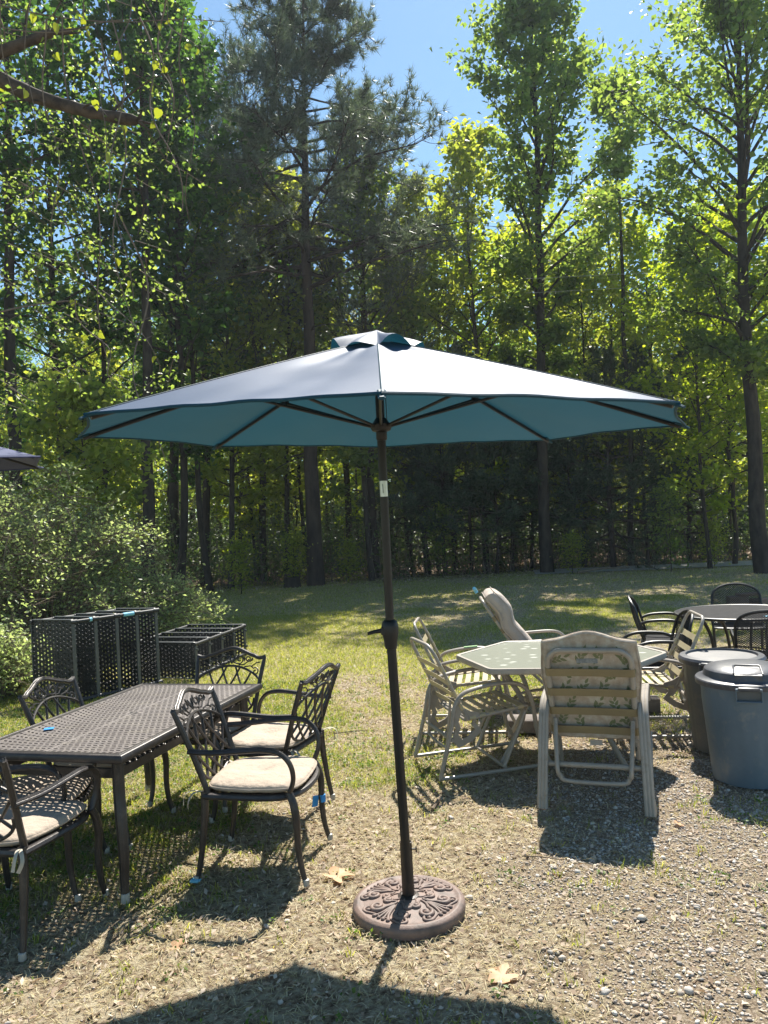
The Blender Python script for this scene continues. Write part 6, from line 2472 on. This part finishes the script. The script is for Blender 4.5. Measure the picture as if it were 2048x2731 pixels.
# ------------------------------------------------------------------ blocks and pavers
def block(label, loc, size, rz, m='concrete', name='concrete_block'):
    mb = MB()
    mb.box((0, 0, size[2] / 2), size, bev=0.008)
    return thing(name, label, 'block', loc, rz, me=mb.mesh(name, m))
block('dark block on the ground under the right strap chair', (2.20, 6.75, 0), (0.22, 0.14, 0.13), radians(-10))
block('dark wide block on the grass beneath the glass table', (1.10, 6.35, 0), (0.36, 0.20, 0.11), radians(-12))
block('left one of the brown pavers lying beyond the round mesh table', (6.15, 13.6, 0), (0.32, 0.22, 0.17), radians(-6), 'brick', 'paver')
block('right one of the brown pavers lying beyond the round mesh table', (6.55, 13.55, 0), (0.34, 0.24, 0.11), radians(8), 'brick', 'paver')
block('upper brown paver balanced on the two lower ones in the right background', (6.33, 13.58, 0.17), (0.36, 0.2, 0.05), radians(2), 'brick', 'paver')

# ------------------------------------------------------------------ fallen leaves
def oak_leaf(s, seed):
    rl = random.Random(seed)
    pts = []
    n = 36
    for i in range(n):
        a = 2 * pi * i / n
        lob = 0.55 + 0.45 * abs(cos(2.5 * (a - pi / 2))) ** 1.6 * (1 + 0.15 * rl.uniform(-1, 1))
        if abs(a - 1.5 * pi) < 0.3:
            lob = 0.35
        pts.append((cos(a) * lob * s, sin(a) * lob * s * 1.05))
    mb = MB()
    mb.v.append((0, 0, 0.004))
    for (x, y) in pts:
        mb.v.append((x, y, 0.004 + 0.10 * (x * x + y * y) ** 0.5 + 0.012 * sin(x * 60) * rl.uniform(0.5, 1)))
    for (x, y) in pts:
        pass
    for i in range(n):
        mb.f.append((0, 1 + i, 1 + (i + 1) % n))
    mb.tube([(0, -s * 0.3, 0.008), (0.01, -s * 1.2, 0.012)], 0.0014, 4)
    return mb.mesh('fallen_leaf', 'dead_leaf', True, 80)
for (x, y, s, a, lb) in ((-0.32, 3.90, 0.085, 0.6, 'big tan lobed leaf on the straw left of the umbrella base'),
                         (0.36, 2.98, 0.062, 2.1, 'tan lobed leaf near the bottom of the picture, right of the pole shadow'),
                         (-0.98, 3.32, 0.035, 1.0, 'small brown leaf at the shadow edge between table leg and armchair'),
                         (1.55, 4.32, 0.030, 3.0, 'small reddish leaf in the gravel below the blue grey bin')):
    thing('fallen_leaf', lb, 'leaf', (x, y, -0.004), a, me=oak_leaf(s, int(s * 1000)))

def sticks():
    for (a, b, r, lb) in (((-0.52, 6.55), (-0.25, 6.60), 0.004, 'thin twig lying on the grass behind the pole'),
                          ((0.20, 4.72), (0.26, 4.92), 0.010, 'short pale stick in the straw right of the umbrella pole'),
                          ((0.62, 4.0), (0.80, 3.93), 0.003, 'thin dark twig on the ground left of the recliner shadow')):
        mb = MB()
        A, B_ = Vector((*a, 0.004)), Vector((*b, 0.006))
        d = B_ - A
        mb.tube([Vector((0, 0, 0)), d * 0.5 + Vector((0.006, 0.006, 0.004)), d], [r, r * 0.9, r * 0.6], 6)
        thing('stick', lb, 'stick', tuple(A), me=mb.mesh('stick', 'twig'))
sticks()
